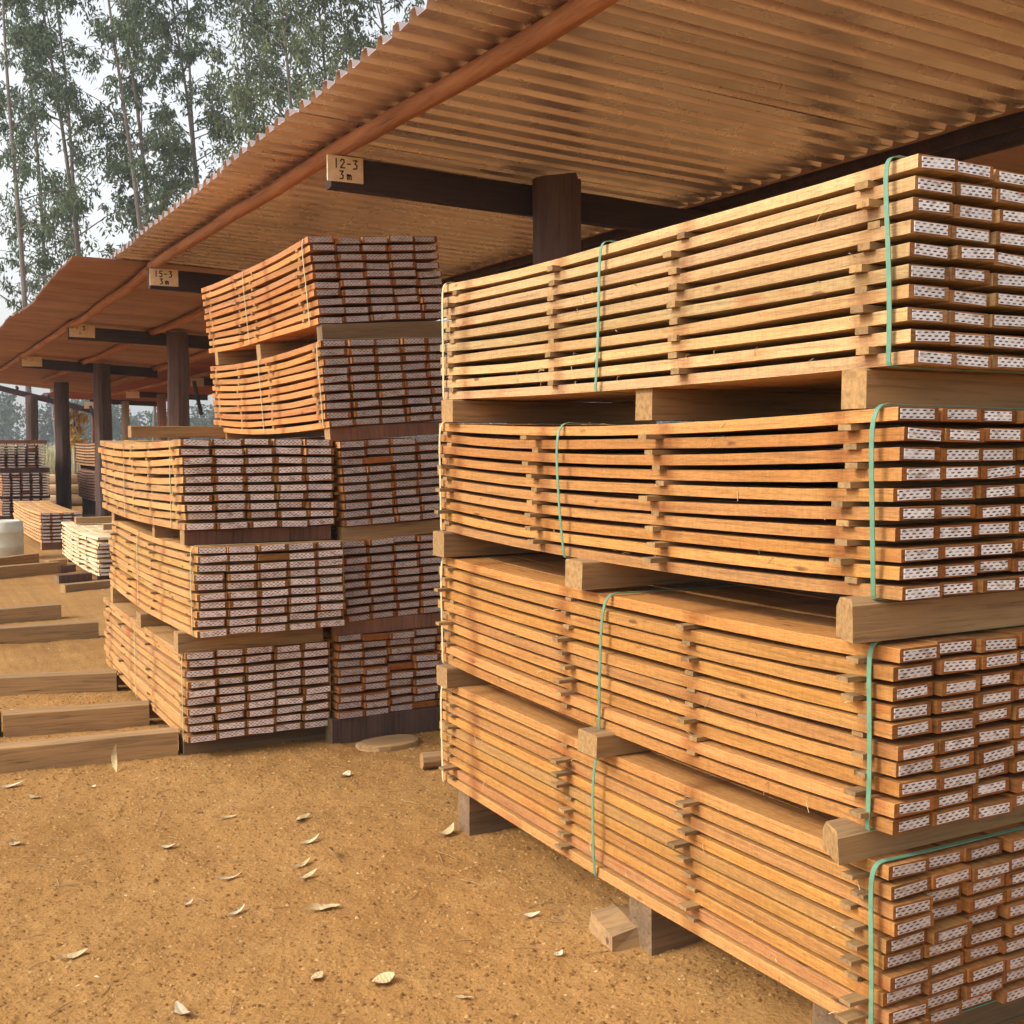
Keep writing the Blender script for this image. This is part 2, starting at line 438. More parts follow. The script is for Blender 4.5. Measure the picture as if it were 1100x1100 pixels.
# ------------------------------------------------------------------ sheds
def log_post_mesh(h, r, seed):
    random.seed(seed)
    m = MB(); rings = []
    k = 14
    lob = [random.uniform(-0.10, 0.10) for _ in range(k)]
    for i in range(9):
        z = -0.25 + (h + 0.25) * i / 8
        rr = r * (1.06 - 0.10 * i / 8)
        ox = random.uniform(-0.008, 0.008)
        rings.append([(ox + rr * (1 + lob[j] + random.uniform(-0.045, 0.045)) * math.cos(2 * math.pi * j / k),
                       rr * (1 + lob[j] + random.uniform(-0.045, 0.045)) * math.sin(2 * math.pi * j / k), z + (random.uniform(-0.015, 0.015) if i == 8 else 0)) for j in range(k)])
    m.loft(rings)
    return m.mesh('post', [M['post']])
def beam_mesh(x0, x1, z0, z1, y0, y1, slope, mat):
    m = MB(); rings = []
    for i in range(7):
        x = x0 + (x1 - x0) * i / 6
        dz = -slope * (x - x0)
        j = lambda: random.uniform(-0.005, 0.005)
        rings.append([(x, y0 + j(), z0 + dz + j()), (x, y0 + j(), z1 + dz + j()), (x, y1 + j(), z1 + dz + j()), (x, y1 + j(), z0 + dz + j())])
    m.loft(rings)
    return m.mesh('beam', [mat])
def pole_mesh(pts, r, mat, seed):
    random.seed(seed)
    m = MB()
    n = 18; P = []; rad = []
    pts = [Vector(p) for p in pts]
    for i in range(n + 1):
        t = i / n * (len(pts) - 1); a = min(int(t), len(pts) - 2); f = t - a
        p = pts[a].lerp(pts[a + 1], f)
        P.append(p + Vector((random.uniform(-.006, .006), 0, random.uniform(-.004, .004))))
        rad.append(r * (1.05 - 0.12 * i / n) * random.uniform(0.95, 1.05))
    m.tube(P, rad, 10, 0, None, 0.035)
    return m.mesh('purlin', [mat], True)
STROKES = {
    '1': [[(0.35, 1), (0.35, 0)]],
    '2': [[(0, 0.78), (0.2, 1), (0.55, 0.95), (0.6, 0.65), (0, 0.02), (0.7, 0.02)]],
    '3': [[(0.0, 0.95), (0.6, 1.0), (0.25, 0.6), (0.62, 0.42), (0.5, 0.05), (0.0, 0.0)]],
    '5': [[(0.65, 1), (0.1, 0.98), (0.08, 0.6), (0.5, 0.6), (0.62, 0.25), (0.35, 0.0), (0.0, 0.05)]],
    '-': [[(0.05, 0.5), (0.6, 0.52)]],
    'm': [[(0.0, 0.6), (0.05, 0.0)], [(0.04, 0.45), (0.25, 0.6), (0.35, 0.4), (0.36, 0.0)], [(0.36, 0.42), (0.6, 0.6), (0.72, 0.4), (0.75, 0.0)]],
}
def lettering_mesh(lines):
    m = MB()
    for txt, x, z, h, pitch, w in lines:
        for ch in txt:
            for st in STROKES.get(ch, []):
                for (ax, az), (bx, bz) in zip(st[:-1], st[1:]):
                    p0 = Vector((x + ax * h * 0.75, 0, z + az * h)); p1 = Vector((x + bx * h * 0.75, 0, z + bz * h))
                    d = (p1 - p0).normalized(); q = Vector((-d.z, 0, d.x)) * w * 0.5
                    p0 = p0 - d * w * 0.35; p1 = p1 + d * w * 0.35
                    b = len(m.v)
                    for yy in (-0.0012, 0.0):
                        m.v += [tuple(c + Vector((0, yy, 0))) for c in (p0 - q, p1 - q, p1 + q, p0 + q)]
                    m.face((b, b + 1, b + 2, b + 3)); 
                    for j in range(4): m.face((b + j, b + 4 + j, b + 4 + (j + 1) % 4, b + (j + 1) % 4))
            x += pitch
    return m.mesh('lettering', [M['ink']])
def sign(loc, w, h, label, lines=None, group='sawn wood number boards on beam ends'):
    m = MB(); m.box(0, w, -0.014, 0, 0, h)
    o = put('sign_board', m.mesh('sign_board', [M['sign']]), None, loc, (0, R(random.uniform(-1, 1)), 0))
    tag(o, label, 'sign', group)
    if lines: put('lettering', lettering_mesh(lines), o, (0, -0.0142, 0))
    return o

# --- near shed: ribbed iron, 0.176 m rib pitch
shed = thing('timber_shed', 'nearest open shed with ribbed brown iron roof over the front lumber stacks', 'shed', (3.8, 4.5, 0))
so = Vector(shed.location)
RZ = lambda x: 3.505 - 0.032 * (x - 2.05)
PITCH = 0.190; RIB = 0.050
def rib_profile(np_):
    pr = []
    for k in range(np_):
        y = k * PITCH
        pr += [(y, 0), (y + 0.092, 0.0), (y + 0.098, 0.004), (y + 0.116, RIB - 0.003), (y + 0.122, RIB), (y + 0.164, RIB), (y + 0.170, RIB - 0.003), (y + 0.186, 0.003)]
    pr += [(np_ * PITCH, 0), (np_ * PITCH + 0.082, 0.0)]
    return pr
def sheet_mesh(profile, xs, zf, th, mat, wav=0.0, seed=0):
    rr = random.Random(seed)
    m = MB(); rings = []
    for i, x in enumerate(xs):
        top = []; bot = []
        for (y, z) in profile:
            jx = rr.uniform(-0.004, 0.004) if i in (0, len(xs) - 1) else 0
            zz = zf(x, y) + z + wav * (math.sin(x * 2.1 + seed) * 0.5 + rr.uniform(-0.2, 0.2) * 0.3)
            top.append((x + jx, y, zz + th)); bot.append((x + jx, y, zz))
        rings.append(top[::-1] + bot)
    m.loft(rings)
    return m.mesh('roof_sheet', [mat])
y = 1.62; k = 0
prof = rib_profile(4)
variants = [sheet_mesh(prof, [0, 0.4, 0.9, 1.6, 2.4, 3.12], lambda x, yy: -0.032 * x, 0.0016, M['roof'], 0.006, s) for s in range(4)]
while y < 11.6:
    o = put('roof_sheet', variants[k % 4], shed, Vector((2.05 + random.uniform(-0.012, 0.012), y, 3.508 + (0.0035 if k % 2 else 0) + random.uniform(0, 0.002))) - so, (random.uniform(-0.003, 0.003), 0, random.uniform(-0.0015, 0.0015)))
    y += 4 * PITCH; k += 1
for i, by in enumerate((6.45,)):
    put('beam', beam_mesh(2.36, 5.28, 3.20, 3.385, by + 0.045, by + 0.125, 0.022, M['beam']), shed, -so)
    put('post', log_post_mesh(3.38, 0.158, 20 + i), shed, Vector((3.83, by - 0.10, 0)) - so)
put('beam', beam_mesh(2.33, 5.28, 3.20, 3.388, 11.5, 11.59, 0.022, M['beam']), shed, -so)
put('post', log_post_mesh(3.38, 0.155, 24), shed, Vector((3.82, 11.36, 0)) - so)
put('purlin', pole_mesh([(2.52, 1.58, 3.44), (2.51, 4.6, 3.438), (2.43, 6.5, 3.440), (2.40, 9.0, 3.436), (2.38, 11.66, 3.44)], 0.051, M['pole'], 3), shed, -so)
put('purlin', pole_mesh([(5.16, 1.58, 3.355), (5.16, 5, 3.353), (5.16, 11.66, 3.355)], 0.040, M['beam'], 4), shed, -so)

# --- second shed: duller old sheets, sagging
shed2 = thing('timber_shed', 'farther open shed with dull dark brown sagging roof on log posts, behind the near shed', 'shed', (3.8, 20, 0))
so2 = Vector(shed2.location)
def z2(x, y):
    t = min(max((y - 11.8) / 22.0, 0), 1)
    sl = 0.022 + 0.075 * t
    return 3.488 - 0.03 * min(1.0, max(0.0, (y - 12.0) / 3.0)) - sl * (x - 1.65) - 0.045 * math.sin((y - 12.0) / 5.9 * math.pi) ** 2 * (1.0 if y < 30 else 0.3)
cp = [(j * 0.0475, 0.018 * math.cos(j * math.pi)) for j in range(17)]
y = 11.85; k = 0
while y < 33.6:
    me2 = sheet_mesh(cp, [0, 0.7, 1.5, 2.3, 3.1, 3.55], lambda x, yy, y0=y: z2(x + 1.65, y0 + yy), 0.0016, M['roof_old'], 0.012, k)
    put('roof_sheet', me2, shed2, Vector((1.65 + random.uniform(-0.025, 0.025), y, (0.004 if k % 2 else 0) + random.uniform(0, 0.004))) - so2)
    y += 0.715; k += 1
for i, (by, bx0, r) in enumerate(((17.15, 2.35, 0.155), (23.6, 2.38, 0.165), (30.0, 2.4, 0.185))):
    if i < 2:
        put('beam', beam_mesh(bx0, 4.9, 3.16 - 0.02 * i, 3.345 - 0.02 * i, by + 0.05, by + 0.14, 0.03 + 0.022 * i, M['beam']), shed2, -so2)
    put('post', log_post_mesh(3.30 - 0.06 * i, r, 30 + i), shed2, Vector((3.82 if i < 2 else 3.90, by - 0.12, 0)) - so2)
for a, b in ((11.75, 17.2), (17.0, 23.7), (23.5, 30.1)):
    zs = lambda yy, x: z2(x, yy) - 0.062
    for x, mt in ((2.38, M['pole']), (3.5, M['pole']), (4.85, M['pole'])):
        pts = [(x + 0.03 * math.sin(q * 9.0), a + (b - a) * q, zs(a + (b - a) * q, x)) for q in (0, 0.2, 0.4, 0.6, 0.8, 1.0)]
        put('purlin', pole_mesh(pts, 0.05, mt, int(a * 10 + x)), shed2, -so2)

# --- open frame beyond the second shed
fr = thing('roof_frame', 'bare dark rafter frame on two posts beyond the end of the far shed', 'frame', (4.6, 36, 0))
fo = Vector(fr.location)
put('rafter', beam_mesh(2.2, 6.0, 3.40, 3.56, 35.95, 36.1, 0.245, M['beam']), fr, -fo)
put('post', log_post_mesh(3.06, 0.175, 41), fr, Vector((3.85, 35.85, 0)) - fo)
m = MB(); m.box(5.50, 5.72, 35.75, 35.93, -0.2, 2.72); put('post', m.mesh('post', [M['red_post']]), fr, -fo)
m = MB(); m.tube([(5.44, 35.7, 2.80), (5.60, 35.7, 2.25)], 0.045, 6); put('brace', m.mesh('brace', [M['beam']]), fr, -fo)
for x0, dx in ((2.9, 0.8), (3.5, 0.9), (4.35, 0.7)):
    m = MB(); m.tube([(x0, 36.0, 3.60 - 0.245 * (x0 - 2.2)), (x0 + 0.25 * dx, 38.5, 3.75 - 0.245 * (x0 - 2.2))], 0.05, 6)
    put('purlin', m.mesh('purlin', [M['beam']]), fr, -fo)

# --- parallel shed row behind
shed3 = thing('timber_shed', 'distant shed with red brown roof, seen between the posts of the far shed', 'shed', (8.2, 36, 0))
so3 = Vector(shed3.location)
y = 20.2; k = 0
v3 = [sheet_mesh(cp, [0, 1.4, 2.8, 4.4], lambda x, yy: -0.04 * x, 0.0016, M['roof_red'], 0.02, 50 + s) for s in range(3)]
while y < 47:
    put('roof_sheet', v3[k % 3], shed3, Vector((5.35, y, 3.50 + 0.02 * math.sin(k * 1.3) + (0.004 if k % 2 else 0))) - so3); y += 0.72; k += 1
for i, (by, px, mt) in enumerate(((29.7, 7.72, 'red_post'), (38.5, 8.05, 'red_post'), (45.9, 8.25, 'pale_post'))):
    put('beam', beam_mesh(7.0, 9.6, 3.20, 3.38, by, by + 0.1, 0.03, M['beam']), shed3, -so3)
    m = MB(); m.tube([(px, by - 0.15, -0.2), (px + 0.02, by - 0.15, 1.6), (px, by - 0.15, 3.3)], [0.17, 0.155, 0.145], 10, 0, None, 0.04)
    put('post', m.mesh('post', [M[mt]]), shed3, -so3)
m = MB(); m.tube([(7.02, 29.55, 3.28), (7.20, 29.55, 2.42)], 0.05, 6); put('brace', m.mesh('brace', [M['beam']]), shed3, -so3)
put('purlin', pole_mesh([(7.02, 20.5, 3.40), (7.02, 36, 3.39), (7.02, 47, 3.40)], 0.05, M['pole'], 9), shed3, -so3)

# --- neighbouring shed row, just past the low edge of the near roof
shed4 = thing('timber_shed', 'dark shed roof glimpsed past the low rear edge of the near roof', 'shed', (7.0, 9, 0))
so4 = Vector(shed4.location)
v4 = [sheet_mesh(cp, [0, 0.4, 0.9, 1.5], lambda x, yy: -0.012 * x, 0.0016, M['roof_old'], 0.006, 70 + s) for s in range(3)]
y = 1.65; k = 0
while y < 19.8:
    put('roof_sheet', v4[k % 3], shed4, Vector((5.10, y, 3.478 + (0.004 if k % 2 else 0))) - so4); y += 0.72; k += 1
for by in (2.2, 6.5, 11.0, 15.5):
    put('beam', beam_mesh(5.45, 6.5, 3.20, 3.36, by, by + 0.09, 0.012, M['beam']), shed4, -so4)
    put('post', log_post_mesh(3.33, 0.15, int(60 + by)), shed4, Vector((6.1, by - 0.13, 0)) - so4)
put('purlin', pole_mesh([(5.60, 1.65, 3.408), (5.60, 9, 3.406), (5.60, 19.5, 3.408)], 0.05, M['beam'], 14), shed4, -so4)

# --- sign boards
sign((2.335, 6.493, 3.236), 0.222, 0.148, 'pale wood board reading 12-3 3m on the nearest beam end', [('12-3', 0.040, 0.080, 0.050, 0.040, 0.0075), ('3m', 0.075, 0.016, 0.046, 0.045, 0.0075)])
sign((2.325, 11.497, 3.225), 0.270, 0.160, 'pale wood board reading 15-3 3m on the second beam end', [('15-3', 0.045, 0.085, 0.055, 0.046, 0.010), ('3m', 0.095, 0.016, 0.050, 0.052, 0.010)])
sign((2.36, 17.185, 3.19), 0.345, 0.180, 'small worn board on the third beam end, left of the tall dark post', [('-3', 0.09, 0.10, 0.055, 0.09, 0.012), ('-', 0.13, 0.03, 0.05, 0.05, 0.012)])
sign((2.385, 23.63, 3.155), 0.36, 0.185, 'small worn board farthest along the near beam ends, by the left edge of the photo', [('-', 0.06, 0.11, 0.05, 0.07, 0.012), ('-', 0.17, 0.09, 0.06, 0.07, 0.012)])
sign((6.97, 29.68, 3.15), 0.33, 0.22, 'tiny pinkish board above a hanging brace, right of the thick dark post')
sign((6.97, 38.48, 3.15), 0.42, 0.22, 'tiny pale board under the red brown roof, left of the thick dark post')
sign((5.30, 35.86, 2.72), 0.42, 0.20, 'tiny faded board at the low end of the bare rafter')

# ------------------------------------------------------------------ lumber packs
def plate_mesh(w, h):
    m = MB(); m.box(-w / 2, w / 2, -0.002, 0.0006, -h / 2, h / 2)
    return m.mesh('nail_plate', [M['plate']])
PL = {}
def pack(label, origin, ncol, nlay, L, bw, cp_, t, pitch, tint, sag, stick, shift, group, straps=(), plates=True,
         hog=0.0, skew=(0, 0), rotz=0.0, nvar=5, wob=0.0036, jit=0.012, strips=True, stick_out=(-0.004, 0.062), seed=1, roll=0.0, plate_h=0.80, pcol=(1, 1, 1, 1)):
    rr = random.Random(seed)
    root = thing('lumber_pack', label, 'lumber pack', origin, rotz, group)
    root.rotation_euler = (0, roll, rotz)
    NS = 8
    def sagz(y):
        u = y / L
        return -sag * 4 * u * (1 - u) + hog * (u - 0.5)
    meshes = []
    for v in range(nvar):
        a1, a2 = rr.uniform(-wob, wob), rr.uniform(-wob, wob); ph = rr.uniform(0, 6)
        b1 = rr.uniform(-0.003, 0.003)
        m = MB(); rings = []
        for i in range(NS + 1):
            y = L * i / NS; u = i / NS
            dz = sagz(y) + a1 * math.sin(u * 9.4 + ph) + a2 * math.sin(u * 5.3 + ph * 2)
            dx = b1 * math.sin(u * 3.14) * 2
            x0, x1 = -bw / 2 + dx, bw / 2 + dx
            c = 0.0022
            rings.append([(x0, y, dz), (x0, y, dz + t - c), (x0 + c, y, dz + t), (x1 - c, y, dz + t), (x1, y, dz + t - c), (x1, y, dz)])
        m.loft(rings, 0, True, 1)
        me_ = m.mesh('board', [M['board'], M['end']])
        dz0 = sagz(0) + a1 * math.sin(ph) + a2 * math.sin(ph * 2)
        meshes.append((me_, dz0))
    pw = bw * (0.80 if plate_h < 0.85 else 0.86)
    key = (round(pw, 3), round(t, 3))
    if key not in PL: PL[key] = [plate_mesh(pw, t * plate_h), plate_mesh(pw * 0.92, t * plate_h * 0.93), plate_mesh(pw * 1.03, t * plate_h * 0.97)]
    for k in range(nlay):
        for c in range(ncol):
            mi = rr.randrange(nvar); me_, dz0 = meshes[mi]
            jx = rr.uniform(-0.004, 0.004) + (rr.uniform(-0.008, 0.010) if c == 0 else 0)
            x = c * cp_ + bw / 2 + jx + skew[0] * k
            yy = rr.uniform(-jit, jit) + skew[1] * k
            o = put('board', me_, root, (x, yy, k * pitch), (0, R(rr.gauss(0, 0.45)), R(rr.uniform(-0.10, 0.10))),
                    (tint[0] * rr.uniform(0.97, 1.03), tint[1] * rr.uniform(0.96, 1.03), tint[2] * rr.uniform(0.95, 1.05), shift))
            if plates and rr.random() > 0.015:
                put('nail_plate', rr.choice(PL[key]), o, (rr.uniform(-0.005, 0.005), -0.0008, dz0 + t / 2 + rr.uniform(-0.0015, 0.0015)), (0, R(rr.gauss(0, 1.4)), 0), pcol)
    W = ncol * cp_
    if strips:
        sm = []
        for v in range(4):
            m = MB(); m.box(0, W + rr.uniform(-0.02, 0.02), -0.017 - rr.uniform(0, 0.006), 0.017 + rr.uniform(0, 0.006), 0, pitch - t - 0.001)
            sm.append(m.mesh('spacer_strip', [M['spacer']]))
        for k in range(nlay - 1):
            for s_ in stick:
                out = rr.uniform(*stick_out)
                yy = s_ + rr.uniform(-0.025, 0.025)
                put('spacer_strip', rr.choice(sm), root, (-out + skew[0] * k, yy, k * pitch + t + sagz(yy) + 0.0005), (0, 0, R(rr.uniform(-2.5, 2.5))))
    H = (nlay - 1) * pitch + t
    for (sy, bulge, width, mt, lean) in straps:
        path = []
        s0 = sagz(sy)
        ctr = [(W * 0.5, -0.004), (0.02, -0.004), (-0.010, 0.000), (-0.013 - bulge * 0.35, H * 0.12), (-0.013 - bulge * 0.8, H * 0.35), (-0.013 - bulge, H * 0.65),
               (-0.012 - bulge * 0.85, H * 0.88), (-0.007 - bulge * 0.4, H * 1.0 - 0.006 + bulge * 0.15), (0.014, H + 0.009 + bulge * 0.20), (0.07 + bulge * 0.5, H + 0.009 + bulge * 0.1), (W * 0.5, H + 0.007),
               (W + 0.004 + skew[0] * nlay, H + 0.003), (W + 0.010, H * 0.5), (W + 0.006, -0.003)]
        # smooth the loop
        pts = [Vector((a, 0, b)) for a, b in ctr]
        fine = []
        n_ = len(pts)
        for i in range(n_):
            p0, p1, p2, p3 = pts[i - 1], pts[i], pts[(i + 1) % n_], pts[(i + 2) % n_]
            steps = 4 if 1 <= i <= 9 else 1
            for q in range(steps):
                u = q / steps
                if 2 <= i <= 8:
                    fine.append(0.5 * ((2 * p1) + (p2 - p0) * u + (2 * p0 - 5 * p1 + 4 * p2 - p3) * u * u + (3 * p1 - p0 - 3 * p2 + p3) * u ** 3))
                else: fine.append(p1.lerp(p2, u))
        m = MB(); rings = []
        for i, p in enumerate(fine):
            tdir = (fine[(i + 1) % len(fine)] - fine[i - 1]).normalized()
            nrm = Vector((-tdir.z, 0, tdir.x)) * 0.0011
            yc = sy + lean * (p.z / H - 0.5) + 0.004 * math.sin(i * 0.35)
            tw = 0.0
            rings.append([(p.x + nrm.x, yc - width / 2, p.z + nrm.z + s0), (p.x + nrm.x, yc + width / 2, p.z + nrm.z + s0),
                          (p.x - nrm.x, yc + width / 2, p.z - nrm.z + s0), (p.x - nrm.x, yc - width / 2, p.z - nrm.z + s0)])
        m.loft(rings, 0, False, None, True)
        put('strap', m.mesh('strap', [M[mt]]), root)
    return root

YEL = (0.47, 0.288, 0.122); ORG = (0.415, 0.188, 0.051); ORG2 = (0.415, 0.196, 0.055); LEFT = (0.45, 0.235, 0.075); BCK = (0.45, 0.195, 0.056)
G1 = 'strapped lumber packs with punched end plates'
LR = 2.62; PT = 0.0487; TB = 0.0312
NC = 7
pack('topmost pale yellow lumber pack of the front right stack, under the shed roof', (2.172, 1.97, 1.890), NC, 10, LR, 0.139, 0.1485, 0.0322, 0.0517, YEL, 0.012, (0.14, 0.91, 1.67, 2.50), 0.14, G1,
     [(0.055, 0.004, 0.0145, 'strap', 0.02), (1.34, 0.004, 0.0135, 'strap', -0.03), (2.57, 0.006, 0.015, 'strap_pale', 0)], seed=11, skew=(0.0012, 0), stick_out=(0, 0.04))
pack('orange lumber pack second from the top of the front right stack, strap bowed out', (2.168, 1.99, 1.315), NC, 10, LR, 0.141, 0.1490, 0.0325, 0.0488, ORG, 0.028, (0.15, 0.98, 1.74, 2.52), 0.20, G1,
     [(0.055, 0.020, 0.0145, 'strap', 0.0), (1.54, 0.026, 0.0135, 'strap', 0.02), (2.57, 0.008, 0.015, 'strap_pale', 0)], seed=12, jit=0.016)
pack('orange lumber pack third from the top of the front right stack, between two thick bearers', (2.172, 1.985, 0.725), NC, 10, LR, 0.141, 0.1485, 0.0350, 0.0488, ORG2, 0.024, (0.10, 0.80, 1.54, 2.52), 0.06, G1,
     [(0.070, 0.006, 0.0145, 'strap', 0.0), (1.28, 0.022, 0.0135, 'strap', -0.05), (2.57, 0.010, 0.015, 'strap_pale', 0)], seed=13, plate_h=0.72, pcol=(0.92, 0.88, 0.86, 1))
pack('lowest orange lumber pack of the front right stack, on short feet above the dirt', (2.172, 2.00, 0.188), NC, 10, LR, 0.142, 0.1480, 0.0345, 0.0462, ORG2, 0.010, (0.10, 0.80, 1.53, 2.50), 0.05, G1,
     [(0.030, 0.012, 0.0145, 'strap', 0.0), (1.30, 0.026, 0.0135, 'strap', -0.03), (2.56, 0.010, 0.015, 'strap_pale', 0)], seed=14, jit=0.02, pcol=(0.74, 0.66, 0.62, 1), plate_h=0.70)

G2 = 'lumber packs of the middle stacks'
LA = 2.55
pack('top pale lumber pack of the left middle stack, sagging, with a plank on top', (1.400, 6.13, 1.240), 5, 10, LA, 0.163, 0.1690, 0.0345, 0.0495, LEFT, 0.026, (0.15, 0.85, 1.30, 2.0, 2.4), 0.1, G2,
     [(0.28, 0.003, 0.010, 'strap_pale', 0), (1.65, 0.003, 0.010, 'strap_pale', 0)], seed=21, stick_out=(-0.01, 0.028), pcol=(1.12, 1.01, 0.97, 1), plate_h=0.88, jit=0.03, skew=(-0.002, 0), wob=0.004)
pack('middle orange lumber pack of the left middle stack', (1.415, 5.97, 0.690), 5, 10, LA, 0.158, 0.1635, 0.0335, 0.0482, LEFT, 0.026, (0.10, 1.10, 1.85, 2.4), 0.1, G2,
     [(0.05, 0.006, 0.010, 'strap_pale', 0), (1.5, 0.003, 0.010, 'strap_pale', 0)], seed=22, stick_out=(-0.01, 0.028), pcol=(1.12, 1.01, 0.97, 1), plate_h=0.88, jit=0.025)
pack('lowest lumber pack of the left middle stack, resting on dark feet beside the long timbers', (1.395, 6.15, 0.095), 5, 10, LA, 0.157, 0.1620, 0.0345, 0.0500, LEFT, 0.012, (0.10, 1.00, 1.90, 2.4), 0.05, G2,
     [(0.03, 0.004, 0.010, 'strap_pale', 0), (1.35, 0.003, 0.010, 'strap_pale', 0)], seed=23, stick_out=(-0.01, 0.028), pcol=(1.12, 1.01, 0.97, 1), plate_h=0.88, jit=0.02)
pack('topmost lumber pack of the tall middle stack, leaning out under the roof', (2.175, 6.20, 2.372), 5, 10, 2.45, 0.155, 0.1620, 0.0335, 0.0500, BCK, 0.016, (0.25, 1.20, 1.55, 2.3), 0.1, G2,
     [(0.12, 0.004, 0.010, 'strap_pale', 0), (1.35, 0.003, 0.010, 'strap_pale', 0)], seed=31, stick_out=(-0.01, 0.028), pcol=(0.66, 0.58, 0.56, 1), jit=0.02, roll=R(-5.0), plate_h=0.88, skew=(0, 0.006))  # darker pcol on all tall-stack plates: shade under the roof put into colour
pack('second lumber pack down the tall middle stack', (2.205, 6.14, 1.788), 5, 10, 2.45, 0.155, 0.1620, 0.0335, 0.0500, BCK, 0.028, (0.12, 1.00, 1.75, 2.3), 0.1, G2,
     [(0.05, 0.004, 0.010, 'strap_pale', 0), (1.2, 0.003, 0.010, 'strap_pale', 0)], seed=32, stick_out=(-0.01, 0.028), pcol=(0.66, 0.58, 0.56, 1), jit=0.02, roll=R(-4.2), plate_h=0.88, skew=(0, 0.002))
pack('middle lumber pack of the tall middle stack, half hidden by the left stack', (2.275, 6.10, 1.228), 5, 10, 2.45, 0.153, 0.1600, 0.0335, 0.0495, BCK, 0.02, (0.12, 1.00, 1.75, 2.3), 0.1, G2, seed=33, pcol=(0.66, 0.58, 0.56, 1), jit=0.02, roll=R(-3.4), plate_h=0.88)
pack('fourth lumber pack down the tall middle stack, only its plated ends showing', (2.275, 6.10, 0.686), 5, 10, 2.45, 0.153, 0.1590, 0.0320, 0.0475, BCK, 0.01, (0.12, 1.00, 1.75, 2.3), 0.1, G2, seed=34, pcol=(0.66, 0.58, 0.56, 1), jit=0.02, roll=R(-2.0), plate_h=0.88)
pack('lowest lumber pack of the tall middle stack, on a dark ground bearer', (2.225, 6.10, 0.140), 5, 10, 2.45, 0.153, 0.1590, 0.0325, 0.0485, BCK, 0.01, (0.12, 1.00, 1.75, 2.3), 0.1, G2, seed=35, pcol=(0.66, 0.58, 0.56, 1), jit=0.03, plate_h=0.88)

G3 = 'far lumber packs beyond the middle stacks'
FAR = (0.40, 0.19, 0.085)
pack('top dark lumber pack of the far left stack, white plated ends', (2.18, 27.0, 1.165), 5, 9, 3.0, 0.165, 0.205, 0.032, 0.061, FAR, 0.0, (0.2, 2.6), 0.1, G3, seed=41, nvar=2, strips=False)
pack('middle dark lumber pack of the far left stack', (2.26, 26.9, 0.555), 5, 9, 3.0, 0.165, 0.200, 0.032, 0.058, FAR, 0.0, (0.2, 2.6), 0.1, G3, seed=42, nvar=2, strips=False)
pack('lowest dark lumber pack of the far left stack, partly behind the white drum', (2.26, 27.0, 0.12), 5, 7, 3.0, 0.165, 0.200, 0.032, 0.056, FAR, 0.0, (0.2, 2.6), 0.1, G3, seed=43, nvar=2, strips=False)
pack('upper lumber pack far behind the left middle stack, its long side showing', (4.15, 26.6, 1.20), 5, 8, 3.0, 0.155, 0.160, 0.040, 0.066, (0.52, 0.28, 0.14), 0.02, (0.2, 1.4, 2.8), 0.1, G3, seed=44, nvar=3, plates=False)
pack('lower lumber pack far behind the left middle stack, grey ends below the orange one', (4.17, 26.5, 0.42), 5, 11, 3.0, 0.155, 0.160, 0.036, 0.063, (0.40, 0.23, 0.16), 0.03, (0.2, 1.4, 2.8), 0.1, G3, seed=45, nvar=3, plates=False)
pack('low wide lumber pack beside the white drum, flat top bare', (2.19, 19.5, 0.115), 4, 9, 4.3, 0.150, 0.160, 0.034, 0.055, (0.58, 0.31, 0.12), 0.03, (0.2, 2.0, 4.0), 0.1, G3, seed=46, nvar=3, strips=False)
pack('pale cream lumber pack with ragged wavy boards, just left of the middle stack', (2.28, 14.6, 0.085), 4, 9, 3.2, 0.165, 0.175, 0.030, 0.054, (0.74, 0.58, 0.34), 0.03, (0.15, 0.9, 1.5, 2.1, 3.0), 0.1, G3, seed=47, nvar=6, wob=0.011, jit=0.08, stick_out=(-0.01, 0.02))

# ------------------------------------------------------------------ bearers
def bearer(label, x0, x1, y, z0, z1, w=0.10, rotz=0.0, rnd_=False, group=None, tint=None, name='bearer', seed=0, tilt=0.0):
    rr = random.Random(seed * 31 + int(x0 * 1000) + int(z0 * 100))
    Lx = x1 - x0; h = z1 - z0
    m = MB(); rings = []
    n = 6
    for i in range(n + 1):
        x = Lx * i / n
        j = lambda a=0.003: rr.uniform(-a, a)
        if rnd_:                     # half-round slab: rounded away at its left end corner
            cut = 0.045 if i == 0 else 0.0
            rings.append([(x + cut * 0.2, -w / 2 + j(), 0), (x, -w / 2 + j(), h - 0.012), (x + cut * 0.4, -w / 2 + 0.02, h + j()), (x + cut, w / 2 - 0.03, h + j()), (x + cut * 1.4, w / 2, h - 0.03), (x + cut * 1.4, w / 2, 0)])
        else:
            rings.append([(x, -w / 2 + j(), 0), (x, -w / 2 + j(), h - 0.005), (x, -w / 2 + 0.005, h + j(0.001)), (x, w / 2 - 0.005, h + j(0.001)), (x, w / 2 + j(), h - 0.005), (x, w / 2 + j(), 0)])
    m.loft([r[::-1] for r in rings], 0, True, 1)
    o = put(name, m.mesh(name, [M[tint or 'bearer'], M['foot'] if tint in ('foot', 'post') else M['bearer_end']]), None, (x0, y, z0), (0, tilt, rotz))
    return tag(o, label, 'bearer', group)
GB = 'timber bearers under and between lumber packs'
RX = 3.20
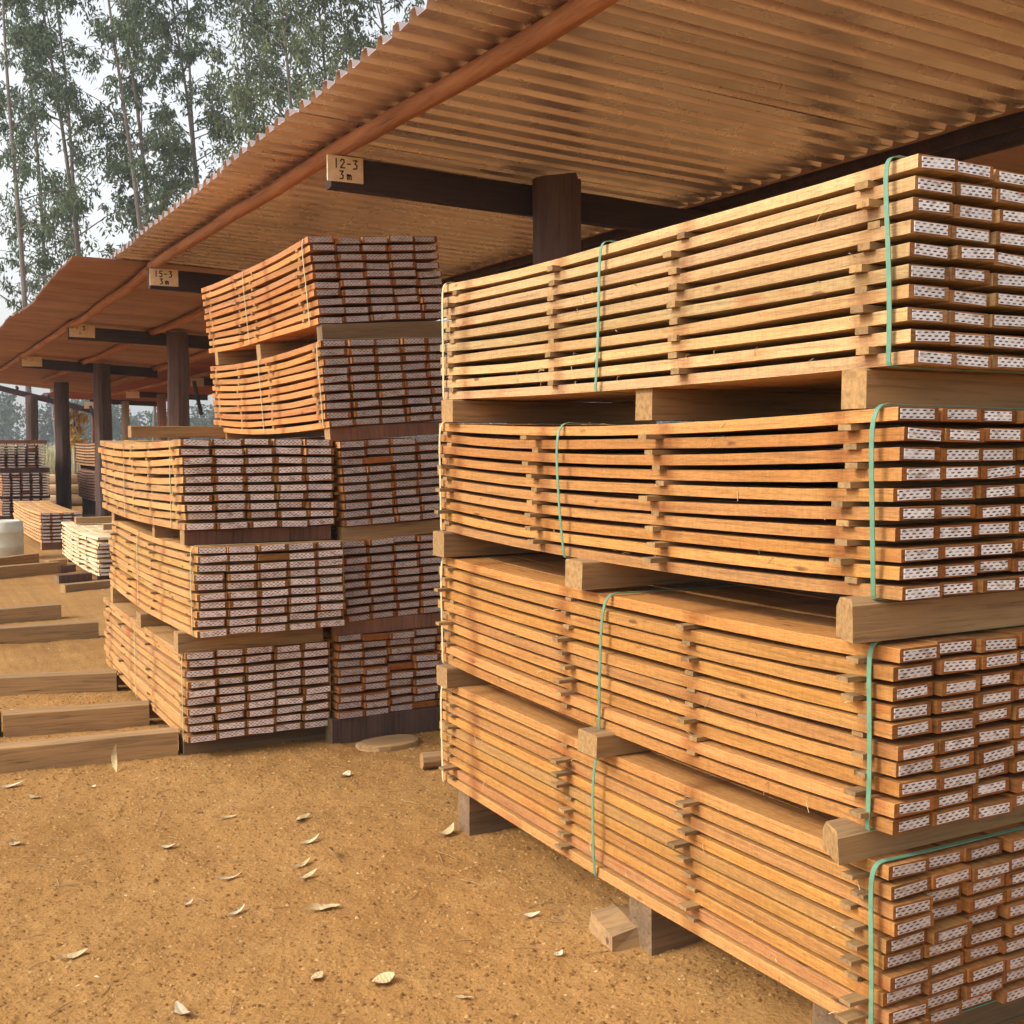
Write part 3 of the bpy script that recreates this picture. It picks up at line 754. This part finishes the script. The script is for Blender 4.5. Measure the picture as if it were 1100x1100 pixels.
for lab, x0, y, z0, z1, w, rd in (
    ('square bearer end under the topmost pale pack of the right stack, nearest the plated ends', 2.172, 2.145, 1.787, 1.888, 0.085, False),
    ('square bearer under the middle of the topmost pale pack, beside a white strap edge', 2.20, 3.10, 1.775, 1.882, 0.095, False),
    ('bearer at the far corner between the two topmost packs of the right stack', 2.135, 4.46, 1.790, 1.886, 0.11, False),
    ('thick rounded bearer jutting out under the second pack of the right stack, near corner', 2.075, 2.10, 1.206, 1.312, 0.115, True),
    ('bearer block under the middle of the second pack of the right stack', 2.105, 3.38, 1.195, 1.292, 0.11, False),
    ('bearer at the far corner under the second pack of the right stack', 2.125, 4.53, 1.205, 1.313, 0.11, False),
    ('thick rounded bearer jutting out above the lowest pack of the right stack, near corner', 2.070, 2.13, 0.640, 0.722, 0.115, True),
    ('grey split-ended bearer above the middle of the lowest pack of the right stack', 2.10, 3.28, 0.630, 0.708, 0.12, False),
    ('bearer at the far corner above the lowest pack of the right stack', 2.125, 4.50, 0.636, 0.722, 0.11, False),
    ('dark upright-looking foot under the far end of the right stack', 2.19, 4.42, -0.02, 0.185, 0.11, False),
    ('dark foot under the middle of the right stack, beside a dirty block', 2.20, 3.10, -0.02, 0.176, 0.13, False),
    ('dark foot under the near end of the right stack, at the bottom of the photo', 2.20, 2.22, -0.02, 0.185, 0.13, False)):
    bearer(lab, x0, RX, y, z0, z1, w, 0, rd, GB, 'foot' if z0 < 0 else None, seed=len(lab))
for lab, x0, x1, y, z0, z1, w, tn in (
    ('red brown bearer under the top pack of the left middle stack, facing the camera', 1.40, 2.22, 6.21, 1.157, 1.236, 0.10, 'red_post'),
    ('pale bearer end under the middle of the top pack of the left middle stack', 1.43, 2.22, 7.10, 1.134, 1.214, 0.06, None),
    ('red brown bearer at the far end under the top pack of the left middle stack', 1.42, 2.22, 8.42, 1.157, 1.238, 0.10, 'red_post'),
    ('grey bearer under the middle pack of the left middle stack, facing the camera', 1.36, 2.17, 6.22, 0.576, 0.686, 0.10, None),
    ('grey bearer block under the middle of the middle pack of the left stack', 1.37, 2.17, 7.30, 0.565, 0.650, 0.14, None),
    ('grey bearer at the far end under the middle pack of the left stack', 1.40, 2.17, 8.42, 0.576, 0.69, 0.10, None),
    ('grey bearer under the topmost pack of the tall middle stack, facing the camera', 2.195, 2.99, 6.24, 2.272, 2.366, 0.09, 'foot'),
    ('pale bearer end under the middle of the topmost pack of the tall stack', 2.20, 2.99, 7.45, 2.240, 2.348, 0.09, None),
    ('pale bearer end at the far corner under the topmost pack of the tall stack', 2.18, 2.99, 8.45, 2.272, 2.366, 0.08, None),
    ('dark red bearer under the second pack of the tall middle stack, facing the camera', 2.22, 3.02, 6.20, 1.708, 1.784, 0.09, 'red_post'),
    ('bearer at the far end under the second pack of the tall middle stack', 2.22, 3.02, 8.40, 1.708, 1.784, 0.09, None),
    ('tan bearer under the middle pack of the tall middle stack', 2.28, 3.06, 6.18, 1.142, 1.222, 0.09, None),
    ('bearer at the far end under the middle pack of the tall stack', 2.28, 3.06, 8.35, 1.142, 1.222, 0.09, None),
    ('rust red bearer above the lowest pack of the tall middle stack', 2.23, 3.00, 6.16, 0.607, 0.688, 0.09, 'red_post'),
    ('bearer at the far end above the lowest pack of the tall stack', 2.23, 3.00, 8.35, 0.607, 0.688, 0.09, None),
    ('dark grey ground bearer under the tall middle stack', 2.19, 3.05, 6.15, -0.02, 0.137, 0.12, 'post'),
    ('ground bearer at the far end of the tall middle stack', 2.19, 3.05, 8.30, -0.02, 0.137, 0.12, 'post'),
    ('dark foot under the plated front end of the left middle stack', 1.40, 2.22, 6.32, -0.02, 0.094, 0.12, 'foot'),
    ('dark foot under the middle of the left middle stack', 1.40, 2.22, 7.30, -0.02, 0.084, 0.12, 'foot'),
    ('dark foot under the far end of the left middle stack', 1.40, 2.22, 8.40, -0.02, 0.094, 0.12, 'foot'),
    ('greenish plank lying across the top of the left middle stack', 1.55, 2.35, 8.45, 1.740, 1.822, 0.12, None),
    ('brown plank along the top of the far left stack', 2.12, 3.20, 27.1, 1.690, 1.765, 0.10, 'red_post'),
    ('brown block under the low pack beside the white drum', 2.20, 2.95, 19.65, -0.02, 0.112, 0.15, 'red_post'),
    ('block at the far end of the low pack beside the white drum', 2.20, 2.95, 23.5, -0.02, 0.112, 0.15, 'red_post'),
    ('upper long plank on top of the pale cream pack', 2.55, 3.6, 15.9, 0.550, 0.625, 0.10, None),
    ('short dark block on top of the pale cream pack', 2.52, 3.2, 14.9, 0.545, 0.615, 0.10, 'post'),
    ('weathered plank laid on the far end of the pale cream pack', 2.40, 3.5, 17.3, 0.550, 0.640, 0.14, None),
    ('foot under the near end of the pale cream pack', 2.30, 3.0, 14.9, -0.02, 0.082, 0.12, 'post'),
    ('foot under the far end of the pale cream pack', 2.30, 3.0, 17.4, -0.02, 0.082, 0.12, 'post'),
    ('foot under the near side of the lower far pack behind the left stack', 4.2, 5.0, 26.8, -0.02, 0.415, 0.15, 'post'),
    ('foot under the far side of the lower far pack behind the left stack', 4.2, 5.0, 29.0, -0.02, 0.415, 0.15, 'post'),
    ('bearer between the two far packs behind the left stack, near end', 4.2, 5.0, 26.9, 1.090, 1.198, 0.12, 'post'),
    ('bearer between the two far packs behind the left stack, far end', 4.2, 5.0, 29.2, 1.090, 1.198, 0.12, 'post'),
    ('bearer under the top pack of the far left stack', 2.2, 3.25, 27.15, 1.056, 1.163, 0.12, 'post'),
    ('bearer above the lowest pack of the far left stack', 2.2, 3.25, 27.15, 0.490, 0.553, 0.12, 'post'),
    ('bearer on the ground under the far left stack', 2.2, 3.25, 27.15, -0.02, 0.118, 0.12, 'post')):
    tl = 0.0
    if 'tall' in lab and z0 > 0.3:
        tl = R(-4.6) if 'topmost' in lab else R(-3.8) if 'second' in lab else R(-2.8) if 'middle pack of the tall' in lab else R(-1.0)
    bearer(lab, x0, x1, y, z0, z1, w, 0, False, GB, tn, seed=len(lab), tilt=tl)
GL = 'long timbers laid across the dirt at the left'
def laid(label, a, b, h, w=0.13, ext=(0, 0), tn=None, seed=0):
    d = Vector((b[0] - a[0], b[1] - a[1], 0)); an = math.atan2(d.y, d.x); d.normalize()
    s = Vector((a[0], a[1], 0)) - d * ext[0]
    Ln = math.hypot(b[0] - a[0], b[1] - a[1]) + ext[0] + ext[1]
    nrm = Vector((-d.y, d.x, 0))
    c = s + nrm * w / 2
    bearer(label, c.x, c.x + Ln, c.y, -0.025, h, w, an, False, GL, tn, seed=seed)
laid('nearest long timber on the dirt, ending at the foot of the left middle stack', (0.487, 6.36), (1.372, 6.275), 0.130, 0.12, (0.9, 0.0), seed=1)
laid('second long timber on the dirt, with a dark cut end, reaching the left stack', (0.575, 7.19), (1.375, 7.05), 0.122, 0.13, (0.0, 0.0), seed=2)
laid('short length of timber butted against the second long timber, at the left edge', (0.0, 7.29), (0.555, 7.193), 0.122, 0.13, (0.5, 0.0), seed=3)
laid('third long timber on the dirt, with pale chips against it', (0.653, 8.33), (1.375, 8.15), 0.125, 0.13, (0.9, 0.0), seed=4)
laid('fourth timber across the dirt, grey and split, ending near the left stack', (0.839, 10.55), (1.63, 10.50), 0.130, 0.13, (0.9, 0.0), seed=5)
laid('short timber just behind the fourth one, its cut end to the right', (0.93, 11.72), (1.49, 11.80), 0.135, 0.13, (0.9, 0.0), seed=6)
laid('timber in front of the white drum', (1.376, 17.0), (1.93, 17.5), 0.13, 0.13, (0.9, 0.0), seed=7)
laid('dark timber lying lengthwise below the white drum timber', (1.259, 15.7), (2.03, 16.0), 0.14, 0.14, (0.9, 0.0), seed=8)
laid('short timber nearest the foot of the pale cream pack', (1.80, 13.87), (2.26, 14.05), 0.08, 0.13, (0, 0.2), seed=9)
laid('short dark timber second from the foot of the pale cream pack', (1.85, 14.80), (2.24, 14.95), 0.09, 0.13, (0, 0.02), 'post', seed=10)
laid('short timber third from the foot of the pale cream pack', (2.02, 15.95), (2.22, 16.05), 0.09, 0.13, (0, 0.0), 'post', seed=11)
laid('small timber farthest along the side of the pale cream pack', (1.98, 16.75), (2.22, 16.85), 0.09, 0.13, (0, 0.0), seed=12)
bearer('tan plank lying on top of the topmost pale pack, right edge of the photo', 3.02, 4.0, 2.75, 2.385, 2.455, 0.14, 0, False, GB, seed=3)
# loose block, log piece and slab on the dirt
m = MB()
m.loft([[(0, 0, 0), (0.0, 0.0, 0.055), (0.0, 0.17, 0.075), (0, 0.19, 0)], [(0.10, -0.005, 0), (0.10, 0.01, 0.07), (0.095, 0.18, 0.085), (0.10, 0.2, 0)], [(0.17, 0.02, 0), (0.165, 0.03, 0.06), (0.16, 0.17, 0.07), (0.17, 0.19, 0)]])
tag(put('timber_block', m.mesh('timber_block', [M['bearer']]), None, (2.10, 3.12, -0.008), (0, 0, R(-8))), 'dirty brown offcut block leaning at the middle foot of the right stack', 'wood block')
m = MB()
m.tube([(0, 0, 0.035), (0.28, -0.02, 0.035)], 0.042, 10, 0, 1, 0.06)
tag(put('log_piece', m.mesh('log_piece', [M['bearer'], M['bearer_end']]), None, (2.44, 5.42, -0.002), (0, 0, R(-6))), 'short round log piece on the dirt beside the far corner of the right stack', 'log')
m = MB()
rings = []
for zz, s_ in ((-0.01, 1.0), (0.018, 0.97), (0.024, 0.86)):
    rings.append([(0.19 * s_ * math.cos(a) * (1 + 0.08 * math.sin(3 * a)), 0.13 * s_ * math.sin(a) * (1 + 0.1 * math.cos(2 * a)), zz) for a in [2 * math.pi * i / 14 for i in range(14)]])
m.loft(rings)
tag(put('bark_slab', m.mesh('bark_slab', [M['bearer']]), None, (2.47, 5.93, 0), (0, 0, R(4))), 'flat brown wood slab on the dirt before the tall middle stack', 'wood slab')

# drum
m = MB(); rings = []
for zz, r_ in ((0, 0.285), (0.02, 0.295), (0.16, 0.297), (0.175, 0.305), (0.19, 0.297), (0.38, 0.297), (0.395, 0.305), (0.41, 0.297), (0.53, 0.293), (0.555, 0.27), (0.557, 0.24), (0.54, 0.235)):
    rings.append([(r_ * math.cos(2 * math.pi * i / 28), r_ * math.sin(2 * math.pi * i / 28), zz) for i in range(28)])
m.loft(rings)
tag(put('plastic_drum', m.mesh('plastic_drum', [M['drum']], True), None, (1.53, 18.45, 0)), 'white plastic drum standing at the left edge in front of the low pack', 'drum')

# log pile far back
for i, (x, z, yy) in enumerate(((3.7, 0.15, 33.0), (3.85, 0.15, 33.32), (3.75, 0.15, 33.66), (3.8, 0.43, 33.16), (3.7, 0.43, 33.48), (3.85, 0.70, 33.3))):
    m = MB(); m.tube([(0, 0, 0), (0.8, 0.02, 0.01), (1.7, 0, 0)], [0.165, 0.155, 0.145], 10, 0, 1, 0.04)
    tag(put('cut_log', m.mesh('cut_log', [M['log'], M['bearer_end']], True), None, (x, yy, z)),
        ('topmost pale log of the far pile behind the grey post' if z > 0.6 else ('front ' if yy < 33.2 else ('middle ' if yy < 33.5 and z < 0.3 else 'back ')) + ('bottom' if z < 0.3 else 'second tier') + ' log of the pale pile behind the grey post'), 'log', 'pale logs piled behind the grey post')

# ------------------------------------------------------------------ leaves and small debris
def leaf_mesh(L, W, curl, twist, seed):
    rr = random.Random(seed)
    m = MB(); n = 7; rows = []
    for i in range(n + 1):
        u = i / n
        w = W * math.sin(math.pi * min(max(u, 0.03), 0.97)) ** 0.8 * (1 - 0.3 * u)
        bend = 0.12 * L * math.sin(u * 2.4)
        zc = curl * L * (u - 0.5) ** 2 * 2.5 + 0.004
        a = twist * (u - 0.5) + rr.uniform(-0.15, 0.15)
        r_ = []
        for s_ in (-1, 0, 1):
            r_.append((u * L - L / 2, bend + s_ * w * math.cos(a), zc + s_ * w * math.sin(a) + abs(s_) * w * 0.18))
        rows.append(r_)
    for th in (0.0, 0.0008):
        b = len(m.v)
        for r_ in rows: m.v += [(p[0], p[1], p[2] + th) for p in r_]
        for i in range(n):
            for j in range(2):
                q = (b + i * 3 + j, b + (i + 1) * 3 + j, b + (i + 1) * 3 + j + 1, b + i * 3 + j + 1)
                m.face(q if th > 0 else q[::-1])
    return m
LV = [leaf_mesh(0.090, 0.013, 0.22, 0.9, 1), leaf_mesh(0.095, 0.018, 0.12, 0.6, 2), leaf_mesh(0.080, 0.021, 0.30, 0.5, 3), leaf_mesh(0.065, 0.023, 0.25, 1.2, 4), leaf_mesh(0.10, 0.010, 0.18, 1.4, 5)]
LM = [m_.mesh('dry_leaf', [M['dry_leaf']]) for m_ in LV]; LWm = [m_.mesh('dry_leaf', [M['white_leaf']]) for m_ in LV]
leaves = [
    (0.50, 3.96, 0, 1.2, 20, 'long pale dry leaf near the bottom left corner'),
    (0.75, 3.40, 2, 1.2, 300, 'crumpled pale leaf at the bottom edge, left part'),
    (1.34, 3.28, 3, 1.3, 35, 'broad torn pale leaf at the bottom centre of the dirt'),
    (1.37, 3.93, 1, 1.35, 15, 'large pale dry leaf in the middle of the open dirt'),
    (1.62, 4.89, 1, 1.2, 20, 'flat pale leaf, top one of the row below the tall stack'),
    (1.55, 4.62, 0, 1.3, 30, 'thin tan leaf, second of the row below the tall stack'),
    (1.57, 4.38, 3, 1.3, 80, 'upturned golden curled leaf in the row below the tall stack'),
    (1.44, 4.38, 1, 1.0, 35, 'small shadowed leaf left of the golden curled one'),
    (1.42, 4.23, 0, 1.1, 15, 'slim pale leaf just below the golden curled one'),
    (1.00, 4.82, 2, 0.9, 30, 'oval pale cream leaf in the middle left of the dirt'),
    (1.32, 5.09, 4, 1.0, 10, 'narrow pale sliver leaf below the left stack'),
    (1.14, 4.38, 4, 1.1, 25, 'narrow white sliver leaf left of the open dirt centre'),
    (0.94, 4.21, 0, 0.75, 40, 'small white leaf chip lower left of the sliver leaf'),
    (1.08, 4.06, 4, 0.95, 70, 'grey tan rolled leaf lower left of the large pale leaf'),
    (1.18, 3.43, 3, 0.85, 10, 'small round pale leaf left of the torn one at the bottom'),
    (1.52, 3.07, 1, 0.6, 15, 'small pale leaf near the bottom edge, right of the torn leaf'),
    (2.00, 3.50, 2, 0.95, 320, 'white crumpled leaf near the middle foot of the right stack'),
    (1.93, 3.19, 3, 0.6, 60, 'small white scrap below the crumpled leaf by the right stack'),
    (2.04, 5.49, 3, 1.2, 25, 'white folded leaf on the dirt in front of the gap between stacks'),
    (2.10, 4.42, 2, 1.5, 50, 'pale curled leaf leaning at the far foot of the right stack'),
    (0.46, 5.24, 3, 1.0, 120, 'broken pale leaf at the left edge of the dirt'),
    (0.52, 6.08, 0, 1.3, 10, 'dark shadowed leaf before the nearest timber, left edge'),
    (1.04, 6.16, 4, 1.4, 100, 'pale leaf standing upright against the nearest long timber'),
    (0.60, 5.86, 1, 0.8, 0, 'faint pale leaf just below the nearest timber, far left'),
    (0.87, 5.89, 3, 0.5, 40, 'tiny white chip leaf below the nearest timber'),
]
for i, (x, y, v, s, a, lab) in enumerate(leaves):
    z = float(ground_h(x, y)) + 0.002
    o = put('dry_leaf', (LWm if (('white' in lab or i % 4 == 1) and 'upright' not in lab) else LM)[v], None, (x, y, z), (R(random.uniform(-6, 6)), R(random.uniform(-6, 6)), R(a + random.uniform(-45, 25) + (180 if i % 3 == 0 else 0))))
    s *= 1.0; o.scale = (s, s * (-1 if i % 2 else 1) * random.uniform(0.8, 1.25), s)
    if 'upright' in lab: o.rotation_euler = (R(10), R(-72), R(60)); o.location.z = 0.055
    if 'upturned' in lab: o.rotation_euler = (R(60), R(15), R(a)); o.location.z += 0.012
    tag(o, lab, 'leaf', 'dry leaves scattered over the dirt')
def clods(name, n, smin, smax, mat, xr, yr, flat=0.6, label=None, seed=1, power=2.5, elong=1.0, gauss=None):
    r_ = np.random.default_rng(seed)
    base = np.array([(1, 0, 0), (0.3, 0.95, 0), (-0.8, 0.6, 0), (-0.8, -0.6, 0), (0.3, -0.95, 0), (0.1, 0.05, 1.0)])
    tris = np.array([(0, 1, 5), (1, 2, 5), (2, 3, 5), (3, 4, 5), (4, 0, 5)])
    x = r_.uniform(*xr, n); y = yr[0] + (yr[1] - yr[0]) * r_.random(n) ** 1.3
    if gauss is not None:
        c = gauss[r_.integers(0, len(gauss), n)]; x = c[:, 0] + r_.normal(0, 1, n) * c[:, 2]; y = c[:, 1] + r_.normal(0, 1, n) * c[:, 3]
    s = smin + (smax - smin) * r_.random(n) ** power
    a = r_.uniform(0, 2 * np.pi, n)
    V = base[None] * (1 + r_.normal(0, 0.25, (n, 6, 3)))
    V[:, :, 1] *= 1 / elong
    V[:, :, 2] *= flat
    V *= s[:, None, None]
    ca, sa = np.cos(a)[:, None], np.sin(a)[:, None]
    P = np.stack([V[:, :, 0] * ca - V[:, :, 1] * sa + x[:, None], V[:, :, 0] * sa + V[:, :, 1] * ca + y[:, None], V[:, :, 2] - 0.15 * s[:, None] + ground_h(x, y)[:, None]], -1)
    me_ = bpy.data.meshes.new(name)
    F = (tris[None] + (np.arange(n) * 6)[:, None, None]).reshape(-1)
    me_.vertices.add(n * 6); me_.vertices.foreach_set('co', P.reshape(-1).astype(np.float32))
    me_.loops.add(len(F)); me_.loops.foreach_set('vertex_index', F.astype(np.int32))
    me_.polygons.add(len(F) // 3); me_.polygons.foreach_set('loop_start', np.arange(0, len(F), 3, dtype=np.int32))
    me_.materials.append(mat); me_.update(calc_edges=True)
    return tag(put(name, me_), label, None, kind='stuff')
clods('dirt_clods', 90000, 0.0018, 0.0125, M['clod'], (-0.6, 3.0), (2.6, 8.5), 0.7, 'loose crumbs of orange dirt over the yard', 5, 3.5)
chipc = np.array([(1.20, 8.05, 0.14, 0.05), (0.75, 7.9, 0.08, 0.08), (0.6, 5.3, 0.15, 0.3), (1.3, 10.3, 0.2, 0.1), (1.2, 15.3, 0.3, 0.2), (1.7, 16.6, 0.2, 0.2), (2.5, 5.8, 0.2, 0.1), (1.3, 4.3, 0.6, 0.7), (1.9, 3.4, 0.4, 0.6), (1.0, 4.6, 0.7, 0.9), (0.9, 3.6, 0.5, 0.5), (1.2, 6.05, 0.5, 0.06), (1.8, 5.6, 0.5, 0.3), (1.0, 9.6, 0.4, 0.4), (1.3, 12.8, 0.6, 0.6)])
clods('wood_chips', 1500, 0.003, 0.017, M['chip'], (0, 1), (0, 1), 0.35, 'pale wood chips and bark bits lying on the dirt', 6, 3.0, 2.6, chipc)
def twigs(n, seed):
    r_ = random.Random(seed); m = MB()
    for i in range(n):
        x = r_.uniform(-0.2, 2.2); y = r_.uniform(2.9, 6.0); a = r_.uniform(0, 3.14); L = r_.uniform(0.03, 0.12)
        z = float(ground_h(x, y)) + 0.003
        dx, dy = math.cos(a) * L, math.sin(a) * L
        m.tube([(x, y, z), (x + dx * 0.5 + r_.uniform(-.006, .006), y + dy * 0.5, z + 0.003), (x + dx, y + dy, z + 0.001)], 0.0016, 4)
    tag(put('twigs', m.mesh('twigs', [M['bearer']])), 'thin dry twigs strewn on the dirt', None, kind='stuff')
twigs(90, 4)
# wood splinters hanging off the sawn edges of the front stack
r_ = random.Random(9); m = MB()
for z0, z1, n_ in ((1.92, 2.38, 34), (1.33, 1.78, 26), (0.74, 1.2, 30), (0.2, 0.62, 34)):
    for i in range(n_):
        y = r_.uniform(2.05, 4.4); k = r_.randrange(10); z = z0 + (z1 - z0) * k / 9.5 + r_.uniform(0, 0.01)
        L = r_.uniform(0.012, 0.05)
        p0 = Vector((2.176, y, z)); p1 = p0 + Vector((-r_.uniform(0.004, 0.018), r_.uniform(-1, 1) * L, r_.uniform(-1, 0.5) * L))
        m.tube([p0, (p0 + p1) / 2 + Vector((-0.006, 0, 0.004)), p1], 0.0011, 3)
tag(put('wood_splinters', m.mesh('wood_splinters', [M['chip']])), 'hairy splinters along the sawn board edges of the right stack', None, kind='stuff')

# ------------------------------------------------------------------ trees
def leaf_cloud(centers, radii, per, ln, wd, r_, droop=0.75):
    n = len(centers) * per
    c = np.repeat(centers, per, 0); rad = np.repeat(radii, per, 0)
    d = r_.normal(0, 1, (n, 3)); d /= np.linalg.norm(d, axis=1)[:, None]
    p = c + d * rad * (r_.random(n) ** 0.45)[:, None]
    ax = r_.normal(0, 1, (n, 3)); ax[:, 2] -= droop * 2; ax /= np.linalg.norm(ax, axis=1)[:, None]
    sd = np.cross(ax, r_.normal(0, 1, (n, 3))); sd /= np.linalg.norm(sd, axis=1)[:, None]
    L = ln * r_.uniform(0.6, 1.3, n)[:, None]; W = wd * r_.uniform(0.7, 1.3, n)[:, None]
    return np.stack([p - sd * W * 0.3, p + ax * L * 0.5 - sd * W, p + ax * L, p + ax * L * 0.5 + sd * W], 1)
def eucalypt(base, top, h, r0, label, seed, crown_from=7.0, dens=1.0, spread=1.0, mat='euc', group='tall slender eucalypts behind the sheds'):
    r_ = np.random.default_rng(seed); random.seed(seed)
    root = thing('eucalyptus_tree', label, 'tree', (base[0], base[1], 0), 0, group)
    lean = np.array([top[0] - base[0], top[1] - base[1]]) / 27.0
    tr = MB(); P = []; rad = []
    amp = random.uniform(0.05, 0.2); ph = random.uniform(0, 6)
    def at(z): return np.array([lean[0] * z + amp * math.sin(z * 0.35 + ph), lean[1] * z + amp * 0.6 * math.cos(z * 0.3 + ph), z])
    for i in range(15):
        z = -0.3 + (h + 0.3) * i / 14
        P.append(at(z)); rad.append(max(0.018, r0 * (1 - 0.9 * (z / h))))
    tr.tube(P, rad, 8)
    C = []; RD = []
    nb = int(30 * dens)
    for i in range(nb):
        u = (i + random.random()) / nb
        z = crown_from + (h - crown_from) * u ** 0.9
        p = at(z); a = random.uniform(0, 2 * math.pi)
        L = spread * (0.8 + 2.3 * (1 - u) ** 0.6 * random.uniform(0.55, 1.15) + 0.3)
        rise = random.uniform(0.25, 0.9)
        d = np.array([math.cos(a), math.sin(a), rise]); d /= np.linalg.norm(d)
        q1 = p + d * L * 0.55; q2 = p + d * L + np.array([0, 0, -0.10 * L])
        rr0 = max(0.012, r0 * 0.28 * (1 - 0.7 * u))
        tr.tube([p, q1, q2], [rr0, rr0 * 0.6, rr0 * 0.25], 5)
        for k in range(random.randint(4, 7)):
            f = random.uniform(0.45, 1.1)
            c = p + (q2 - p) * f + r_.normal(0, 0.30 * spread, 3) + np.array([0, 0, -0.1])
            C.append(c); rr_ = random.uniform(0.22, 0.50) * spread
            RD.append([rr_, rr_, rr_ * random.uniform(0.9, 1.6)])
            if k < 3: tr.tube([p + (q2 - p) * min(f, 0.95), c], [rr0 * 0.3, 0.006], 3)
    put('trunk', tr.mesh('trunk', [M['bark']]), root)
    Q = leaf_cloud(np.array(C), np.array(RD), 36, 0.28, 0.043, r_)
    put('crown', quads_mesh('crown', Q, [M[mat]]), root)
    return root
TREES = [
    (9.08, 54, 5.89, 27, 0.15, 'slender eucalypt, its thin dark trunk left of the first pair, far left', 7.0, 1.0, 1.0, 'euc'),
    (9.50, 58, 7.25, 28, 0.15, 'slender eucalypt just right of the far left trunk, slightly straighter', 8.0, 1.0, 1.0, 'euc'),
    (10.84, 50, 7.97, 26, 0.15, 'leaning eucalypt with long bare trunk, left of the central pair', 8.5, 0.95, 0.9, 'euc'),
    (11.55, 53, 9.29, 27, 0.16, 'leaning eucalypt with bare trunk, right of the central pair', 8.0, 0.9, 0.95, 'euc'),
    (12.30, 60, 11.91, 24, 0.09, 'thin straight young eucalypt between the two trunk pairs', 9.0, 0.8, 0.7, 'euc'),
    (14.57, 55, 11.92, 28, 0.15, 'leaning eucalypt, left trunk of the right hand pair', 10.0, 1.0, 0.95, 'euc'),
    (14.93, 57, 13.16, 28, 0.15, 'leaning eucalypt, right trunk of the right hand pair', 10.0, 1.0, 0.95, 'euc'),
    (17.23, 56, 15.73, 27, 0.12, 'eucalypt with thin crown just above the roof edge', 12.0, 1.0, 0.9, 'euc'),
    (5.62, 52, 4.68, 27, 0.14, 'bushy eucalypt at the left edge of the photo', 4.5, 1.35, 1.05, 'euc'),
    (7.70, 60, 6.33, 28, 0.14, 'eucalypt with dense crown behind the far left trunks', 6.0, 1.1, 1.05, 'euc'),
    (21.08, 48, 19.48, 27, 0.17, 'eucalypt with a thick trunk above the roof edge, rightmost in view', 14.0, 0.9, 0.9, 'euc_green'),
    (16.77, 46, 13.64, 25, 0.15, 'dense bright green eucalypt above the near roof edge', 9.0, 2.1, 1.35, 'euc_green'),
    (18.19, 47, 16.19, 26, 0.15, 'dense green eucalypt at the top centre, right of the brightest one', 11.0, 2.0, 1.3, 'euc_green'),
]
for i, (bx, by, tx, h, r0, lab, cf, dn, sp, mt) in enumerate(TREES):
    eucalypt((bx, by), (tx, by), h, r0, lab, 100 + i, cf, dn, sp, mt)

# yellow sapling behind the shed
sap = thing('yellow_sapling', 'small sapling with dry yellow leaves behind the far shed', 'tree', (6.4, 46, 0))
m = MB(); m.tube([(0, 0, -0.2), (0.05, 0, 1.6), (0.0, 0, 3.2)], [0.05, 0.04, 0.015], 6); put('trunk', m.mesh('trunk', [M['bark']]), sap)
r_ = np.random.default_rng(77)
cc = np.array([(0, 0, 3.0), (-0.35, 0.1, 2.8), (0.3, 0, 2.75), (-0.25, 0, 2.4), (0.1, 0, 2.3), (0.2, 0, 1.75), (-0.1, 0.1, 1.9)])
put('crown', quads_mesh('crown', leaf_cloud(cc, np.full((7, 3), 0.30), 60, 0.26, 0.05, r_), [M['yellow']]), sap)

# far forest: one hazy mass, and the dry grass before it
def forest():
    r_ = np.random.default_rng(5)
    C = []; RD = []
    for i in range(420):
        t = r_.uniform(-0.42, 0.95); d = r_.uniform(185, 240)
        x, y = math.sin(t) * d, math.cos(t) * d
        h = r_.uniform(7.0, 10.5) * (0.9 + 0.15 * math.sin(t * 23) + 0.1 * math.sin(t * 51))
        for k in range(6):
            C.append((x + r_.normal(0, 1.0), y + r_.normal(0, 1.0), h * r_.uniform(0.25, 1.0)))
            s = r_.uniform(0.9, 1.8); RD.append((s, s, s * 1.1))
    Q = leaf_cloud(np.array(C), np.array(RD), 42, 0.75, 0.24, r_, 0.3)
    tag(put('far_forest', quads_mesh('far_forest', Q, [M['forest']])), 'hazy blue green forest across the horizon', None, kind='stuff')
forest()
def far_grass():
    r_ = np.random.default_rng(8)
    n = 22000
    t = r_.uniform(-0.2, 0.7, n); d = r_.uniform(62, 84, n)
    x, y = np.sin(t) * d, np.cos(t) * d
    h = r_.uniform(0.5, 1.7, n); w = r_.uniform(0.02, 0.05, n); a = r_.uniform(0, np.pi, n)
    dx, dy = np.cos(a) * w, np.sin(a) * w; lx, ly = r_.normal(0, 0.15, n), r_.normal(0, 0.15, n)
    z0 = np.full(n, -0.05)
    P = np.stack([np.stack([x - dx, y - dy, z0], -1), np.stack([x + dx, y + dy, z0], -1), np.stack([x + dx * 0.3 + lx, y + dy * 0.3 + ly, h], -1), np.stack([x - dx * 0.3 + lx, y - dy * 0.3 + ly, h], -1)], 1)
    tag(put('tall_dry_grass', quads_mesh('tall_dry_grass', P, [M['dry_grass']])), 'tall pale dry grass beyond the yard', None, kind='stuff')
far_grass()

# ------------------------------------------------------------------ haze
hz = NT('haze')
hz.t.nodes.remove(hz.b)
pv = hz.t.nodes.new('ShaderNodeVolumePrincipled')
pv.inputs['Color'].default_value = (0.86, 0.90, 0.93, 1)
pv.inputs['Density'].default_value = 0.0009
pv.inputs['Anisotropy'].default_value = 0.2
hz.t.links.new(pv.outputs[0], hz.out.inputs['Volume'])
m = MB(); m.box(-1150, 1150, -1150, 1150, -1.6, 30)
tag(put('haze', m.mesh('haze', [hz.m])), 'pale haze in the air', None, kind='stuff')
